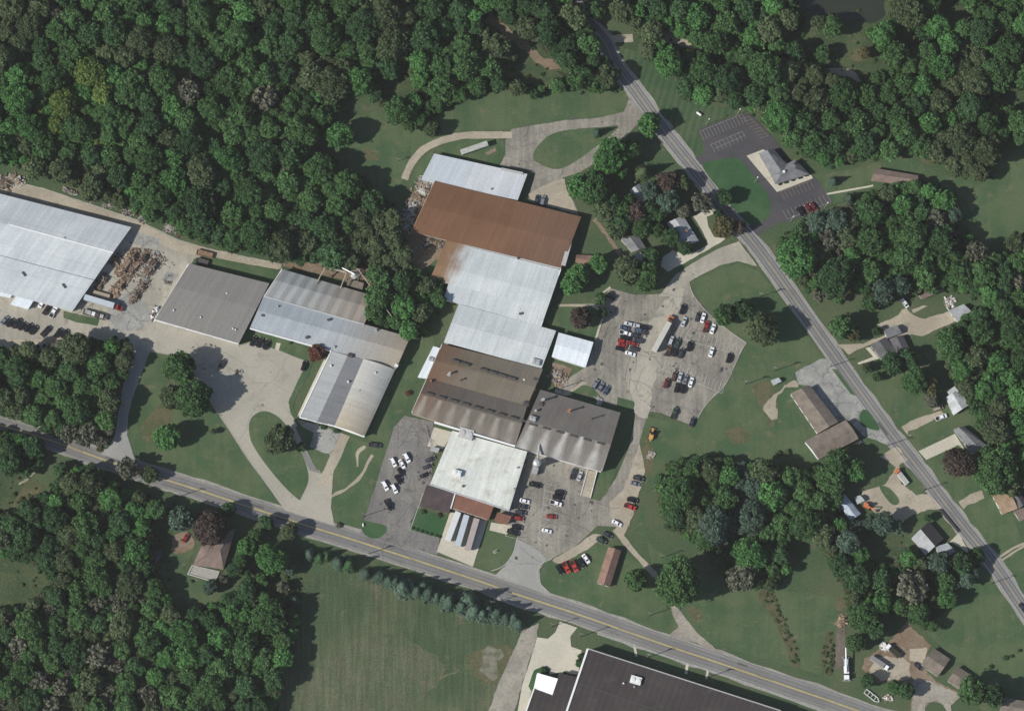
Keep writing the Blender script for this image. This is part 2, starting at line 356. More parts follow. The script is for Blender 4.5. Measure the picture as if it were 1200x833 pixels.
# ---- roads
R1 = [(-60,481),(0,498),(60,516),(120,538),(189,560.6),(235,575),(343,610.6),(420,634.5),(557,679.4),(600,694.6),(675,719),(780,756),(856,781.4),(1000,831),(1080,860)]
R2 = [(655,-40),(668,-8),(682,20),(707,47),(721,75.5),(741.6,102),(762,130.6),(782.4,159),(813,196.7),(833.5,223),(849.8,247.8),(874.3,274.3),(900,307),(982.9,424),(1044,507.8),(1082.4,557),(1123,610),(1164,661),(1200,714),(1245,780)]
strip('road_shoulder', R1, lambda t: 9.4+2.0*t, .08, M_shoulder, jit=1.3)
strip('road', R1, lambda t: 7.9+1.0*t, .12, M_road)
strip('road_shoulder', R2, 8.7, .08, M_shoulder, jit=1.3)
strip('road', R2, 7.1, .12, M_road2)
for o in (-.17, .17): strip('road_marking', R1, .2, .14, M_yel, off=o)
for o in (-3.55, 3.55): strip('road_marking', R1, .16, .14, M_wfade, off=o)
for o in (-.15, .15): strip('road_marking', R2, .14, .14, paint('faded_yellow_paint', (.30,.26,.15), .8, .2, .2), off=o)
for o in (-3.15, 3.15): strip('road_marking', R2, .22, .14, paint('edge_white_paint', (.38,.38,.36), .8, .2, .2), off=o)
for o in (-2.3, -1.0, 1.0, 2.3): strip('wheel_track', R2, .5, .13, M_wheel, off=o)
for o in (-2.5, -1.0, 1.0, 2.5): strip('wheel_track', R1, .5, .13, ground_mat('wheel_track_b', (.145,.143,.14), (.16,.158,.15), s1=.05, s2=.5, fine=.12), off=o)
# ---- left factory yard
sheet('gravel_yard', [(-60,190),(-20,200),(14,212),(50,220),(110,240),(160,257),(210,281),(245,291),(330,309),(330,316),(310,313),(240,299),(228,303),(222,312),(182,376),(283,404),(300,398),(362,420),(357,440),(338,471),(340,482),(250,478),(245,460),(216,419),(176,412),(168,430),(145,430),(150,412),(110,408),(60,414),(-60,420)], .10, M_yard, jit=.25)
sheet('gravel_track', [(-60,196),(-20,203),(14,213),(50,222),(110,243),(165,262),(210,283),(245,293),(330,311),(328,316),(245,301),(215,297),(180,283),(160,272),(120,262),(60,244),(0,228),(-60,212)], .14, M_tan, jit=.5)
sheet('parking_area', [(-60,395),(0,398),(40,398),(82,394),(84,399),(120,404),(110,408),(60,412),(-60,420)], .14, M_tan, jit=.4)
sheet('plaza', [(176,411),(185,392),(181,378),(283,405),(300,400),(352,418),(361,423.5),(352,440),(338,471),(340,482),(347,496),(356,513),(364.5,531),(370,545),(377,555),(386,533),(399,511),(409,511),(400,535),(391,552),(389,575),(388,594),(392,616),(334,598),(294.3,543),(267.8,502.4),(250,477.6),(216,419)], .13, M_plaza, jit=.12)
sheet('driveway', [(175.5,412),(165,440),(155,467.5),(150,490),(149,510),(155,528),(160,545),(118,532),(128,524),(134.7,509),(141.8,464.5),(147,434),(152,410)], .16, ground_mat('grey_drive', (.25,.25,.24), (.29,.287,.27), s1=.05, s2=1, fine=.1), jit=.15)
sheet('asphalt_patch', [(130,352),(150,345),(172,358),(172,380),(140,388),(128,372)], .17, M_conc2, smooth=3, jit=.5)
sheet('concrete_slab', [z1(770,450),z1(920,490),z1(900,555),z1(735,505)], .17, M_conc2)
sheet('concrete_slab', [z1(960,675),z1(1025,695),z1(985,745),z1(925,725)], .17, M_conc2)
sheet('grass_strip', [z2(365,120),z2(570,165),z2(560,205),z2(440,185),z2(365,160)], .17, M_lawn, jit=.2)
sheet('grass_strip', [z3(300,95),z3(700,180),z3(690,225),z3(660,255),z3(310,150)], .17, M_lawn, jit=.2)
sheet('grass_strip', [z3(570,530),z3(650,545),z3(860,615),z3(930,640),z3(890,780),z3(820,900),(343,478),(352,494),(364,512),(356,513),(347,496),(339,478),(339,468),(352,440),(361,424),z3(720,640),z3(660,620)], .17, M_lawn, jit=.15)
sheet('footpath', [z3(705,595),z3(730,600),z3(718,640),z3(697,632)], .20, M_conc)
sheet('footpath', [z5(690,90),z5(715,95),z5(560,420),z5(530,430)], .20, M_conc)
isl = [(292,506.5),z5(255,470),z5(275,430),z5(320,403),z5(370,405),z5(430,440),z5(480,500),z5(520,570),z5(560,650),z5(585,720),z5(595,800),z14(850,500),(349.4,585),(331,567.8),(310.6,543),(296,520.8)]
sheet('lawn_island', isl, .17, M_lawn, smooth=3, thick=.1)
sheet('lawn_corner', [z5(520,490),z5(560,480),z5(620,520),z5(605,600),z5(720,655),z5(680,745),z5(640,735),z5(590,640)], .17, M_lawn, jit=.1)
sheet('concrete_patio', [z5(530,450),z5(650,480),z5(780,520),z5(725,650),z5(680,640),z5(605,605),z5(625,525),z5(560,490)], .21, M_conc2)
sheet('driveway', [z5(780,525),z5(835,545),z5(770,660),z5(740,740),z5(730,833),z5(640,833),z5(680,750)], .17, M_tan, jit=.1)
sheet('driveway', [z5(545,560),z5(560,650),z5(600,740),z5(670,760),z5(640,730),z5(580,635)], .17, M_road)
sheet('lawn', [(409,511),(430,518),(462,497),(452,530),(440,570),(425,618),(392,612),(389,590),(391,552),(400,535)], .10, M_lawn, jit=.15)
strip('dirt_track', [z14(1020,500),z14(1110,450),z5(900,770),z5(960,650)], 1.3, .18, M_tan, jit=.8)
strip('dirt_track', [z5(880,720),z5(875,650),z5(920,600)], 1.3, .18, M_tan, jit=1.0)
sheet('lawn', [(480,393),(505,388),(510,402),(500,425),(485,450),(470,490),(462,500),(430,517),(436,500)], .06, M_lawn, jit=.2)
# ---- lot left of the white flat roof
sheet('gravel_lot', [(474,487),(508,494),(508,530),(505,566),(494,594),(480,612),(515,628),(513,650),(478,642),(455,645),(420,632),(425,614),(440,570),(452,530),(462,500)], .13, M_lotd, jit=.2)
sheet('lawn_island', [z11(118,490),z11(180,500),z11(255,520),z11(255,555),z11(225,585),z11(180,592),z11(135,570),z11(115,530)], .17, M_bright, smooth=3, thick=.1)
sheet('lawn', [z11(430,420),z11(520,445),z11(612,470),z11(575,592),z11(392,540)], .17, M_bright, thick=.1)
sheet('paved_forecourt', [z11(375,545),z11(565,595),z11(545,665),z11(368,610)], .17, ground_mat('tile_paving', (.15,.145,.14), (.18,.175,.165), s1=.1, s2=1, fine=.2, crack=.5))
sheet('loading_apron', [z11(625,440),z11(840,490),z11(755,755),z11(548,668)], .19, M_conc)
sheet('lawn', [z11(848,540),z11(1008,590),z11(985,680),z11(930,750),z11(860,778),z11(752,755)], .17, M_lawn, smooth=0, thick=.1)
sheet('concrete_path', [z11(860,500),z11(990,520),z11(950,570),z11(850,545)], .17, M_conc)
sheet('concrete_patio', [z9(190,345),z9(300,375),z9(240,470),z9(150,455)], .17, M_conc)
# ---- east lots
sheet('parking_lot', [(596,522),(640,532),(700,553),(690,583),(703,587),(722,560),(738,522),(745,485),(744,470),z10(695,225),z10(590,190),z10(430,150),z10(380,135),(652,452),z7(980,640),(686.7,430),(698,399.6),(711,369),(709,356.7),(713,337),(744,345.5),(774.5,344.5),(790.6,323),(812,308),(840,292),(866,282.4),(886,310),(864,306),(843.7,311),(820,323),(807,330),(813,346.5),(831.6,369),(854,387),(874.5,401.6),(866,416),(850,450.6),(829.6,471),(817,490),(806.5,497),(792,491),(775,484),(761.6,482),(757.5,489),(750,516),(745,545),(740,570),(731,600),(721,617),(700,616),(690,625.7),(671.8,642),(647,654),(631,662.5),(630,675),(634,684),(646,700),(580,674),(592,663),(602,646),(606,628),(585,610),(590,560)], .13, M_lot, jit=.15)
sheet('gravel_drive', [(800,332),(786,345),(760,380),(735,430),(742,470),(745,485),(757,489),(761,482),(768,440),(786,385),(800,350)], .16, M_yard, smooth=3, jit=1.0)
sheet('gravel_drive', [(790.6,323),(812,308),(840,292),(866,282.4),(888,312),(864,306),(843.7,311),(820,323),(807,330),(800,345),(770,348),(776,342)], .17, M_yard, jit=.3)
sheet('concrete_apron', [(597,628),(625,640),(640,655),(632,668),(634,684),(646,699),(580,674),(592,663),(602,646)], .16, ground_mat('apron_conc', (.27,.268,.25), (.31,.305,.28), s1=.05, s2=1, fine=.1), jit=.1)
sheet('dirt_parking', [z10(830,440),z10(850,520),z10(862,600),z10(840,690),z10(800,800),z13(800,300),z13(740,430),z13(690,370),z13(655,300),z13(660,240),z10(740,700),z10(790,560)], .17, M_tan, jit=.4)
strip('gravel_track', [z13(690,390),z13(760,480),z13(830,560),z13(885,620),(780,690),(792,716),(800,735)], 2.6, .18, M_tan, jit=.5)
sheet('gravel_track', [z12(905,240),z12(950,240),z12(1060,380),z12(1176,480),z27(330,510),z27(260,480),z12(1050,440),z12(900,400),z12(955,350)], .18, M_track, jit=.3)
sheet('dirt_patch', [z13(340,560),z13(450,500),z13(560,420),z13(620,440),z13(540,500),z13(420,570),z13(350,590)], .17, M_tan, smooth=3, jit=.4)
sheet('grass_strip', [z10(430,150),z10(505,103),z10(560,115),z10(600,160),z10(590,190)], .17, M_lawn)
sheet('grass_strip', [z10(705,172),z10(800,198),z10(797,250),z10(700,225)], .17, M_lawn)
sheet('grass_strip', [z10(595,600),z10(700,590),z10(640,730),z10(600,760),z10(560,760)], .17, M_lawn)
sheet('grass_strip', [(634,360),(672,356),(711,352),(709,372),(698,399),(655,388),(640,380)], .10, M_lawn, jit=.1)
strip('footpath', [z8(20,185),z8(220,185),z8(290,188)], 1.2, .16, M_tan)
strip('footpath', [z8(215,190),z8(240,200),z8(280,240),z8(260,300),z8(235,385)], 1.0, .16, M_conc, smooth=4)
strip('footpath', [z8(320,80),z8(270,120),z8(240,150)], .9, .16, M_conc, smooth=4)
strip('footpath', [z10(345,135),z10(430,150),z10(520,80)], 2.0, .16, M_tan, smooth=4)
sheet('rubble_yard', [z7(870,560),z7(940,580),z7(985,600),z7(930,700),z7(880,700),z7(860,640)], .16, M_dirt, jit=.5)
# lot edge kerbs
strip('kerb', [z13(330,560),z13(255,600),z13(245,660),z13(265,710),z13(325,768)], .35, .14, M_kerb, h=.1, smooth=4)
strip('kerb', [z11(1008,590),z11(985,680),z11(930,750),z11(860,780)], .35, .14, M_kerb, h=.1, smooth=4)
strip('kerb', [z8(770,50),z8(800,130),z8(890,240),z8(1000,330),z8(1100,400)], .25, .14, M_kerb, h=.1, smooth=3)
strip('kerb', [z8(1100,400),z8(1060,470),z8(980,640),z8(880,740),z8(820,833)], .25, .14, M_kerb, h=.1, smooth=3)
strip('kerb', [z14(755,555),z14(560,310),z14(430,110),z14(355,0)], .25, .14, M_kerb, h=.1, smooth=3)
strip('kerb', [z11(395,545),z11(470,330)], .3, .14, M_kerb, h=.1, smooth=0)
# parking stall paint on the worn lots
def stalls(a, b, n, ang_px, length, mat, z=.2, back=True, w=.12):
    """n stall lines between px a and b, each running along px direction ang"""
    V=[];Fc=[]
    d = at(a[0]+math.cos(ang_px), a[1]-math.sin(ang_px), z)-at(*a, z); d.normalize()
    s = Vector((-d.y,d.x,0))*w/2
    for i in range(n):
        p = at(a[0]+(b[0]-a[0])*i/(n-1), a[1]+(b[1]-a[1])*i/(n-1), z); k=len(V)
        V += [p-s, p+d*length-s, p+d*length+s, p+s]; Fc.append((k,k+1,k+2,k+3))
    if back:
        p=at(*a,z+.004); q=at(*b,z+.004); e=(q-p).normalized(); t=Vector((-e.y,e.x,0))*w/2; k=len(V)
        V += [p-t,q-t,q+t,p+t]; Fc.append((k,k+1,k+2,k+3))
    o = mesh_obj('parking_markings', V, Fc, mat); o['kind']='structure'
M_bay = paint('bay_line_paint', (.40,.39,.36), .8, .2, .35, sc=.5)
M_stall = paint('stall_paint', (.30,.29,.27), .8, .2, .3)
M_stally = paint('stall_yellow_paint', (.25,.22,.15), .8, .2, .3)
stalls(z8(600,545),z8(960,690),18,rad(72),5,M_bay,w=.16); stalls(z8(700,370),z8(1060,470),16,rad(72),5,M_bay,w=.16)
stalls(z13(290,130),z13(250,450),9,rad(-15),5,M_bay,w=.16); stalls(z13(130,200),z13(60,430),7,rad(-15),5,M_bay,w=.16)
# ---- upper drives
sheet('gravel_drive', [(737.6,114),(731,131),(700,138),(660,141),(630,146),(599,151),(592,165),(592,182),(585,194),(617,199),(627,204),(622,222),(619,235.5),(645,242),(678,252),(673,236.5),(664,222),(660,208),(680,202),(710,182),(747.8,145),(775,152),(758,118),(748,104)], .11, M_lot, jit=.25)
sheet('dirt_patch', [z6(740,360),z6(730,330),z6(840,270),z6(940,240),z6(950,300),z6(990,380),z6(1010,440),z6(760,370)], .16, M_tan, smooth=0, jit=.4)
sheet('lawn_island', [(625,180),(627,188.6),(643.5,196.7),(659.8,196.7),(684,182.4),(725,149),(705,149),(686.5,150),(660,153),(643,159),(631,170)], .17, M_lawn, smooth=3, thick=.1)
strip('gravel_track', [(600,158),(570,158),(535,160),(505,170),(488,183),(478,200),(474,210)], 3.4, .12, M_tan, jit=.4)
sheet('lawn', [(508,175),(530,166),(560,162),(590,164),(592,176),(583,194),(510,176),(500,196),(492,212),(482,214),(490,192)], .10, M_lawn, jit=.2)
sheet('dirt_patch', [z6(480,95),z6(540,60),z6(548,80),z6(500,105)], .14, M_dirt, jit=.2)
sheet('dirt_patch', [z6(190,250),z6(130,400),z6(70,540),z6(190,590),z6(260,640),z6(220,700),(492,318),(476,300),(470,262),(482,236),(490,214)], .09, M_dirt, jit=.8)
strip('dirt_track', [(572,20),(590,34),(612,52),(640,74),(660,80)], 4, .10, M_dirt, jit=2)
sheet('dirt_patch', [(330,308),(380,308),(430,314),(452,330),(448,345),(440,340),(425,334),(390,325),(332,312)], .12, M_dirt, jit=.5)
strip('driveway', [z17(240,230),z17(300,222),z17(400,215)], 4.0, .11, M_tan, jit=.6)
sheet('dirt_patch', [(780,36),(800,42),(830,58),(818,60),(795,52),(776,48)], .12, M_tan, jit=.8)
strip('dirt_track', [z20(40,415),z20(110,405),z20(190,430),z20(230,475)], 3, .12, M_tan, jit=1.5)
strip('dirt_track', [z18(180,470),z18(260,580),z18(330,680)], 1.8, .09, M_dirt, jit=.8)
# ---- church lot (fresh asphalt)
sheet('parking_lot', [z19(150,375),z19(230,335),z19(210,260),(817.8,151),(869.8,132.4),(880,133.5),(902.4,157),z19(700,370),(955.5,208),(976,236.5),(931,257),(911,262),(895,271),(886,277),(872,262),z19(480,755),z19(560,740),z19(600,680),z19(600,620),z19(560,540),z19(500,460),z19(450,400),z19(400,370),z19(290,378),z19(210,405),z19(195,420)], .11, M_black, jit=.1)
sheet('lawn_island', [z19(210,410),z19(290,380),z19(400,368),z19(450,398),z19(500,460),z19(560,540),z19(603,625),z19(590,705),z19(500,752),z19(430,700),z19(300,540)], .15, M_bright, smooth=3, thick=.06)
sheet('sidewalk', [z19(465,355),z19(560,318),z19(840,470),z19(845,485),z19(640,563)], .17, M_conc, thick=.1)
strip('footpath', [z19(925,575),z19(1176,530),z21(310,280)], .9, .15, M_conc, smooth=0)
stalls(z19(195,215),z19(440,115),14,rad(-62),4.6,M_stall); stalls(z19(260,290),z19(440,215),9,rad(-62),4.2,M_stall); stalls(z19(290,310),z19(450,240),9,rad(115),0.1,M_stall)
stalls(z19(480,130),z19(590,240),8,rad(195),4,M_stally); stalls(z19(700,720),z19(950,620),12,rad(118),4.6,M_stall)
stalls(z19(660,560),z19(830,500),9,rad(-62),4.2,M_stally)
# ---- motel lot
sheet('parking_lot', [z23(450,80),z23(600,0),(972.6,420),z23(720,100),z23(800,215),z23(850,250),z23(1000,480),z23(980,495),z23(845,445),z23(800,400),z23(750,350),z23(690,362),z23(530,155),z23(470,150)], .11, M_conc2, jit=.3)
sheet('grass_strip', [z23(660,60),z23(690,62),z23(800,215),z23(770,205)], .15, M_lawn)
sheet('grass_strip', [z23(820,320),z23(860,295),z23(935,400),z23(900,410),z23(830,380)], .15, M_bright, smooth=3)
sheet('dirt_patch', [z23(270,260),z23(360,190),z23(440,125),z23(470,160),z23(400,170),z23(340,240),z23(350,340),z23(300,340)], .12, M_tan, smooth=3, jit=1.2)
# ---- right side drives
sheet('driveway', [z22(105,410),z22(250,405),z22(340,370),z22(420,350),z22(330,300),z22(450,240),z22(475,210),z22(500,200),z22(540,240),z22(600,265),z22(740,220),z22(790,275),z22(660,330),z22(600,360),z22(520,355),z22(400,370),z22(250,425),z22(170,470)], .13, M_tan, jit=.4)
sheet('driveway', [z22(530,210),z22(600,185),z22(620,190),z22(540,230)], .15, M_tan, jit=.2)
sheet('driveway', [z23(1060,395),z23(1110,360),z23(1190,330),z22(560,833),z22(700,790),z22(720,810),z24(560,10),z24(510,25),z24(515,55),z23(1120,440),z23(1100,440)], .13, M_tan, jit=.3)
sheet('driveway', [z24(570,140),z24(780,40),z24(840,140),z24(800,105),z24(615,190)], .14, M_conc, thick=.02)
sheet('footpath', [z22(265,430),z22(290,425),z22(345,490),z22(225,525),z22(220,515),z22(310,480)], .15, M_conc)
sheet('driveway', [z24(800,430),z24(880,380),z24(930,365),z24(950,410),z24(850,455),z24(830,475)], .13, M_tan, jit=.4)
strip('dirt_track', [z24(1040,745),z24(1110,700),z24(1190,665)], 1.0, .12, M_tan, jit=.3); strip('dirt_track', [z24(1050,765),z24(1120,718),z24(1190,680)], 1.0, .12, M_tan, jit=.3)
sheet('dirt_yard', [z24(450,110),z24(350,170),z24(440,230),z24(380,330),z24(250,370),z24(240,420),z24(300,480),z24(380,550),z24(470,565),z24(540,500),z24(640,475),z24(710,470),z24(630,385),z24(560,390),z24(470,330),z24(470,250),z24(460,220),z24(510,190)], .13, M_tan, jit=.6)
sheet('grass_strip', [z24(345,345),z24(400,350),z24(460,420),z24(440,450),z24(400,430)], .17, M_lawn, smooth=3)
sheet('grass_strip', [z24(470,220),z24(520,240),z24(620,360),z24(560,395),z24(500,340)], .17, M_lawn)
sheet('driveway', [z24(750,660),z24(800,610),z24(850,700),z24(870,740),z24(820,700)], .13, M_conc, jit=.1)
strip('retaining_wall', [z24(690,475),z24(800,605)], .9, .1, paint('dark_timber', (.05,.045,.04)), h=.9, smooth=0)
sheet('dirt_yard', [z25(500,325),z25(640,450),z25(590,580),z25(700,680),z25(830,730),z25(760,800),z25(640,770),z25(600,833),z25(610,900),z25(520,900),z25(530,700),z25(480,660),z25(330,670),z25(240,590),z25(260,540),z25(400,440)], .13, M_dirt, jit=.7)
sheet('gravel_patch', [z25(520,480),z25(620,470),z25(590,570),z25(520,540)], .17, M_tan, jit=.6)
sheet('gravel_patch', [z25(330,520),z25(470,520),z25(520,560),z25(520,650),z25(350,660),z25(290,600)], .17, M_tan, jit=.8)
sheet('gravel_patch', [z25(540,650),z25(640,660),z25(720,700),z25(830,740),z25(760,800),z25(760,860),z25(680,770),z25(610,790),z25(600,900),z25(530,900)], .17, M_track, jit=.6)
sheet('dirt_track', [z25(100,340),z25(150,340),z25(155,560),z25(90,600),z25(95,450)], .13, ground_mat('brown_dirt', (.11,.095,.075), (.14,.12,.10), s1=.1, s2=1, fine=.3), jit=.3)
for p in ([z27(530,180),z27(560,130),z27(620,150),z27(690,330),z27(760,480),z27(770,560),z27(730,575),z27(680,440),z27(610,300)], [z27(920,400),z27(960,370),z27(970,560),z27(940,640),z27(900,600),z27(890,500)]):
    sheet('rough_grass', p, .12, ground_mat('rough_patch', (.095,.088,.052), (.065,.075,.036), (.15,.12,.085), s1=.3, s2=1.5, fine=.5), smooth=3, jit=.8)
# ---- south of the road
sheet('gravel_track', [z28(840,370),z28(940,330),z28(925,420),z28(880,560),z28(800,833),z28(780,900),z28(610,900),z28(650,833),z28(720,640),z28(780,520)], .12, M_track, jit=.6)
sheet('concrete_yard', [z12(145,410),z12(215,420),z12(400,485),z12(380,625),z12(280,610),z12(130,640),z12(70,900),z12(20,900),z12(60,680),z12(100,560)], .13, M_conc, jit=.05)
sheet('driveway', [z12(275,320),z12(375,355),z12(335,405),z12(340,465),z12(205,420),z12(250,380)], .14, M_conc)
sheet('hedge_bed', [z12(125,600),z12(180,575),z12(215,590),z12(215,625),z12(150,615),z12(110,720),z12(95,690)], .16, M_bright, jit=.3)
for a,b in ((z12(700,450),z12(715,520)),(z12(1010,555),z12(1000,620)),(z12(1125,600),z12(1115,650)),(z27(125,560),z27(115,620))):
    strip('footpath', [a,b], 1.1, .14, M_conc, smooth=0)
strip('sidewalk', [z12(490,390),z12(700,460),z12(900,525),z12(1100,590),z27(400,650),z27(600,720),z27(800,800),z27(1000,870)], .8, .14, M_wfade, smooth=0, off=0)
sheet('bare_patch', [z28(610,490),z28(650,460),z28(720,480),z28(735,520),z28(700,560),z28(705,620),z28(680,660),z28(640,640),z28(600,610),z28(620,560)], .12, ground_mat('bare_soil',(.20,.185,.15),(.10,.11,.065),(.26,.245,.2),s1=.25,s2=1,fine=.3), smooth=3, jit=1.4)
sheet('worn_grass', [(370,780),(450,745),(520,780),(480,833),(420,870),(350,850)], .10, ground_mat('dry_hay',(.095,.106,.064),(.075,.098,.054),(.125,.112,.075),s1=.06,s2=1.2,fine=.4,streak=(rad(-33),.6,.25)), smooth=3, jit=2)
sheet('driveway', [z18(745,455),z18(790,435),z18(850,418),z18(870,440),z18(825,460),z18(835,520),z18(870,580),z18(940,583),z18(880,622),z18(820,655),z18(700,722),z18(600,775),z18(560,745),z18(570,690),z18(630,650),z18(680,672),z18(760,660),z18(832,620),z18(800,540)], .14, M_conc, jit=.3)
# pond
sheet('pond', [(925,-60),(1034,-60),(1036,5),(1037,18),(1022,27),(1000,24),(980,26),(950,16),(930,6)], .10, M_pond, smooth=4)
# yard of the lower left house
sheet('lawn', [z15(430,160),z15(490,170),z15(530,270),z15(470,400),z15(700,460),z15(660,560),z15(560,600),z15(450,610),z15(380,500),z15(330,380),z15(400,280),z15(400,220)], .10, M_lawn, smooth=3, jit=.5)
sheet('dirt_patch', [z15(420,180),z15(490,165),z15(530,230),z15(480,280),z15(400,280),z15(400,220)], .13, M_dirt, smooth=3, jit=.4)
strip('dirt_track', [z32(110,430),z32(160,395),z32(215,335)], 1.0, .09, M_tan, jit=.5)

# ---- sealed cracks and oil spots on the paved lots and roads
def in_poly(p, poly):
    x,y=p; c=False; n=len(poly)
    for i in range(n):
        x1,y1=poly[i]; x2,y2=poly[(i+1)%n]
        if (y1>y)!=(y2>y) and x<(x2-x1)*(y-y1)/(y2-y1)+x1: c=not c
    return c
def cracks(poly, n, mat, L=(6,22), w=.10, z=.19, ang=None, spots=0, name='crack_seal'):
    xs=[p[0] for p in poly]; ys=[p[1] for p in poly]; V=[];Fc=[]
    for _ in range(n):
        p=(R.uniform(min(xs),max(xs)),R.uniform(min(ys),max(ys)))
        if not in_poly(p,poly): continue
        a=(R.choice(ang)+R.uniform(-.15,.15)) if ang else R.uniform(0,6.28); q=at(*p,z); l=R.uniform(*L); k=0; prev=None; run=0
        while run<l:
            a+=R.uniform(-.35,.35); d=Vector((math.cos(a),math.sin(a),0)); s=Vector((-d.y,d.x,0))*w*R.uniform(.3,1)
            b=len(V); V+=[q+s,q-s]
            if prev is not None: Fc.append((prev,prev+1,b+1,b))
            prev=b; q=q+d*1.4; q.z=z+len(Fc)*1e-5; run+=1.4
    for _ in range(spots):
        p=(R.uniform(min(xs),max(xs)),R.uniform(min(ys),max(ys)))
        if not in_poly(p,poly): continue
        q=at(*p,z+.006+len(Fc)*1e-5); r_=R.uniform(.3,1.0); b=len(V)
        V+=[q+Vector((math.cos(t)*r_*R.uniform(.6,1.2),math.sin(t)*r_*R.uniform(.6,1.2),0)) for t in [i*.785 for i in range(8)]]; Fc.append(tuple(range(b,b+8)))
    o=mesh_obj(name,V,Fc,mat); o['kind']='structure'
M_seal=paint('tar_seal',(.085,.082,.08),.9,.2,.2); M_seal2=paint('hairline_crack',(.17,.165,.15),.9,.1,.2)
cracks([(711,340),(790,335),(812,345),(870,400),(848,450),(815,490),(750,480),(700,440),(690,420)],90,M_seal,ang=[rad(72),rad(-18)],spots=60,L=(4,18))
cracks([(600,530),(700,556),(690,620),(640,650),(590,660),(600,600)],40,M_seal,ang=[rad(72),rad(-18)],spots=50)
cracks([(470,490),(506,500),(500,590),(450,630),(430,610),(450,540)],30,M_seal,spots=20,ang=[rad(65),rad(-20)])
cracks([(180,380),(280,405),(355,420),(335,475),(340,490),(300,480),(260,480),(240,450),(200,410)],50,M_seal2,spots=14,L=(10,35),w=.08)
cracks([(160,270),(210,300),(180,370),(100,365),(130,330),(150,290)],24,M_seal,spots=30)
cracks([(817,151),(880,134),(960,215),(976,236),(900,262),(900,236),(860,185)],14,paint('light_crack',(.10,.10,.10)),L=(5,16),w=.06,z=.18)
cracks([(600,150),(735,118),(745,130),(660,200),(620,230),(600,190)],24,M_seal,spots=16)
for Rd,ww in ((R1,3.6),(R2,3.1)):
    for j in range(26):
        i=R.randrange(1,len(Rd)-2); t0=R.random(); a=Rd[i]; b=Rd[i+1]; p=(a[0]+(b[0]-a[0])*t0,a[1]+(b[1]-a[1])*t0); e=(b[0]-a[0],b[1]-a[1]); L_=math.hypot(*e); l=R.uniform(8,40)/L_
        q=(p[0]+e[0]*l,p[1]+e[1]*l) if t0+l<1 else b
        if math.hypot(q[0]-p[0],q[1]-p[1])<4: continue
        strip('tar_seam',[p,q],R.choice([.12,.12,.18,.9]),.15,R.choice([M_seal,M_seal,M_wheel]),smooth=0,off=R.uniform(-ww*.85,ww*.85),jit=.25)
# ------------------------------------------------------------------ buildings
W_white = paint('white_wall', (.62,.63,.62), .6, .3, .06); W_tan = paint('tan_wall', (.36,.32,.26), .8, .2, .1)
W_grey = paint('grey_wall', (.30,.30,.29), .8, .2, .1); W_brick = ground_mat('brick_wall', (.24,.13,.095), (.28,.16,.12), s1=.3, s2=4, fine=.3)
W_brown = paint('brown_wall', (.20,.14,.10), .8, .2, .1); W_dark = paint('dark_wall', (.10,.095,.09), .8, .2, .1)
GLASS = paint('window_glass', (.03,.035,.04), .12, .6, .1); DOOR = paint('door_paint', (.16,.13,.11), .5, .3, .1); DOORW = paint('roller_door_paint', (.45,.45,.44), .5, .3, .1)
VENT = paint('galvanised_vent', (.42,.42,.41), .4, .5, .15, .3); VDARK = paint('dark_vent', (.07,.065,.06), .6, .3, .2); VRUST = paint('rusty_vent', (.22,.12,.07), .8, .2, .25)
TRIMW = paint('white_trim', (.70,.70,.69), .5, .3, .05)
RF = {}
RF['pale_a'] = roof_mat('pale_metal_roof', (.40,.435,.45), (.48,.51,.52), blot=.05, rib=1.0, ribamt=.04, seam=[('v',12.0)])
RF['pale_b'] = roof_mat('pale_blue_metal_roof', (.44,.47,.485), (.49,.515,.525), blot=.05, rib=1.0, ribamt=.05, rust=((.43,.47,.50),.38,.41))
RF['pale_c'] = roof_mat('white_rusting_metal_roof', (.43,.465,.47), (.51,.54,.54), blot=.04, rib=1.1, ribamt=.04, rust=((.215,.13,.07),.06,.26), seam=[('u',15.5)])
RF['pale_d'] = roof_mat('white_metal_roof_patched', (.42,.455,.46), (.50,.525,.52), blot=.04, rib=1.1, ribamt=.05, stain=((.35,.36,.35),.35), seam=[('u',12.0)])
RF['small'] = roof_mat('light_blue_metal_roof', (.58,.63,.67), (.64,.68,.71), blot=.08, rib=.9, ribamt=.03)
RF['rust'] = roof_mat('brown_rusted_metal_roof', (.138,.074,.043), (.170,.092,.055), blot=.03, rib=.9, ribamt=.05, rust=((.135,.085,.062),.95,.5,.7), spec=.1, rough=.9)
RF['grey'] = roof_mat('grey_metal_roof', (.185,.18,.168), (.205,.197,.18), blot=.02, rib=1.0, ribamt=.04, spec=.15)
RF['ribbed'] = roof_mat('stained_ribbed_roof', (.215,.235,.245), (.25,.26,.26), blot=.04, rib=5.2, ribamt=.16, rust=((.20,.165,.125),1.0,.15,.85), streaks=(5.2,.0,1.0,(.31,.31,.28),.35))
RF['blue'] = roof_mat('grey_blue_metal_roof', (.27,.30,.325), (.33,.36,.38), blot=.04, rib=.9, ribamt=.05, rust=((.27,.235,.185),1.05,.42), seam=[('u',13)])
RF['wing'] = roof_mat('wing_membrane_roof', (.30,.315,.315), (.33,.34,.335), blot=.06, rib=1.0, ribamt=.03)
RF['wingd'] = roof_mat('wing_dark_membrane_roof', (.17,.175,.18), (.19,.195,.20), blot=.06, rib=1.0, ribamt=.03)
RF['barrel'] = roof_mat('barrel_vault_metal_roof', (.32,.325,.31), (.36,.36,.335), blot=.06, rib=1.2, ribamt=.04, rust=((.33,.275,.19),-.1,.75,.8))
RF['brown1'] = roof_mat('brown_grey_factory_roof', (.135,.115,.085), (.165,.145,.115), blot=.03, rib=1.2, ribamt=.05, rust=((.14,.085,.055),.02,.40), stain=((.11,.11,.11),.6), spec=.15)
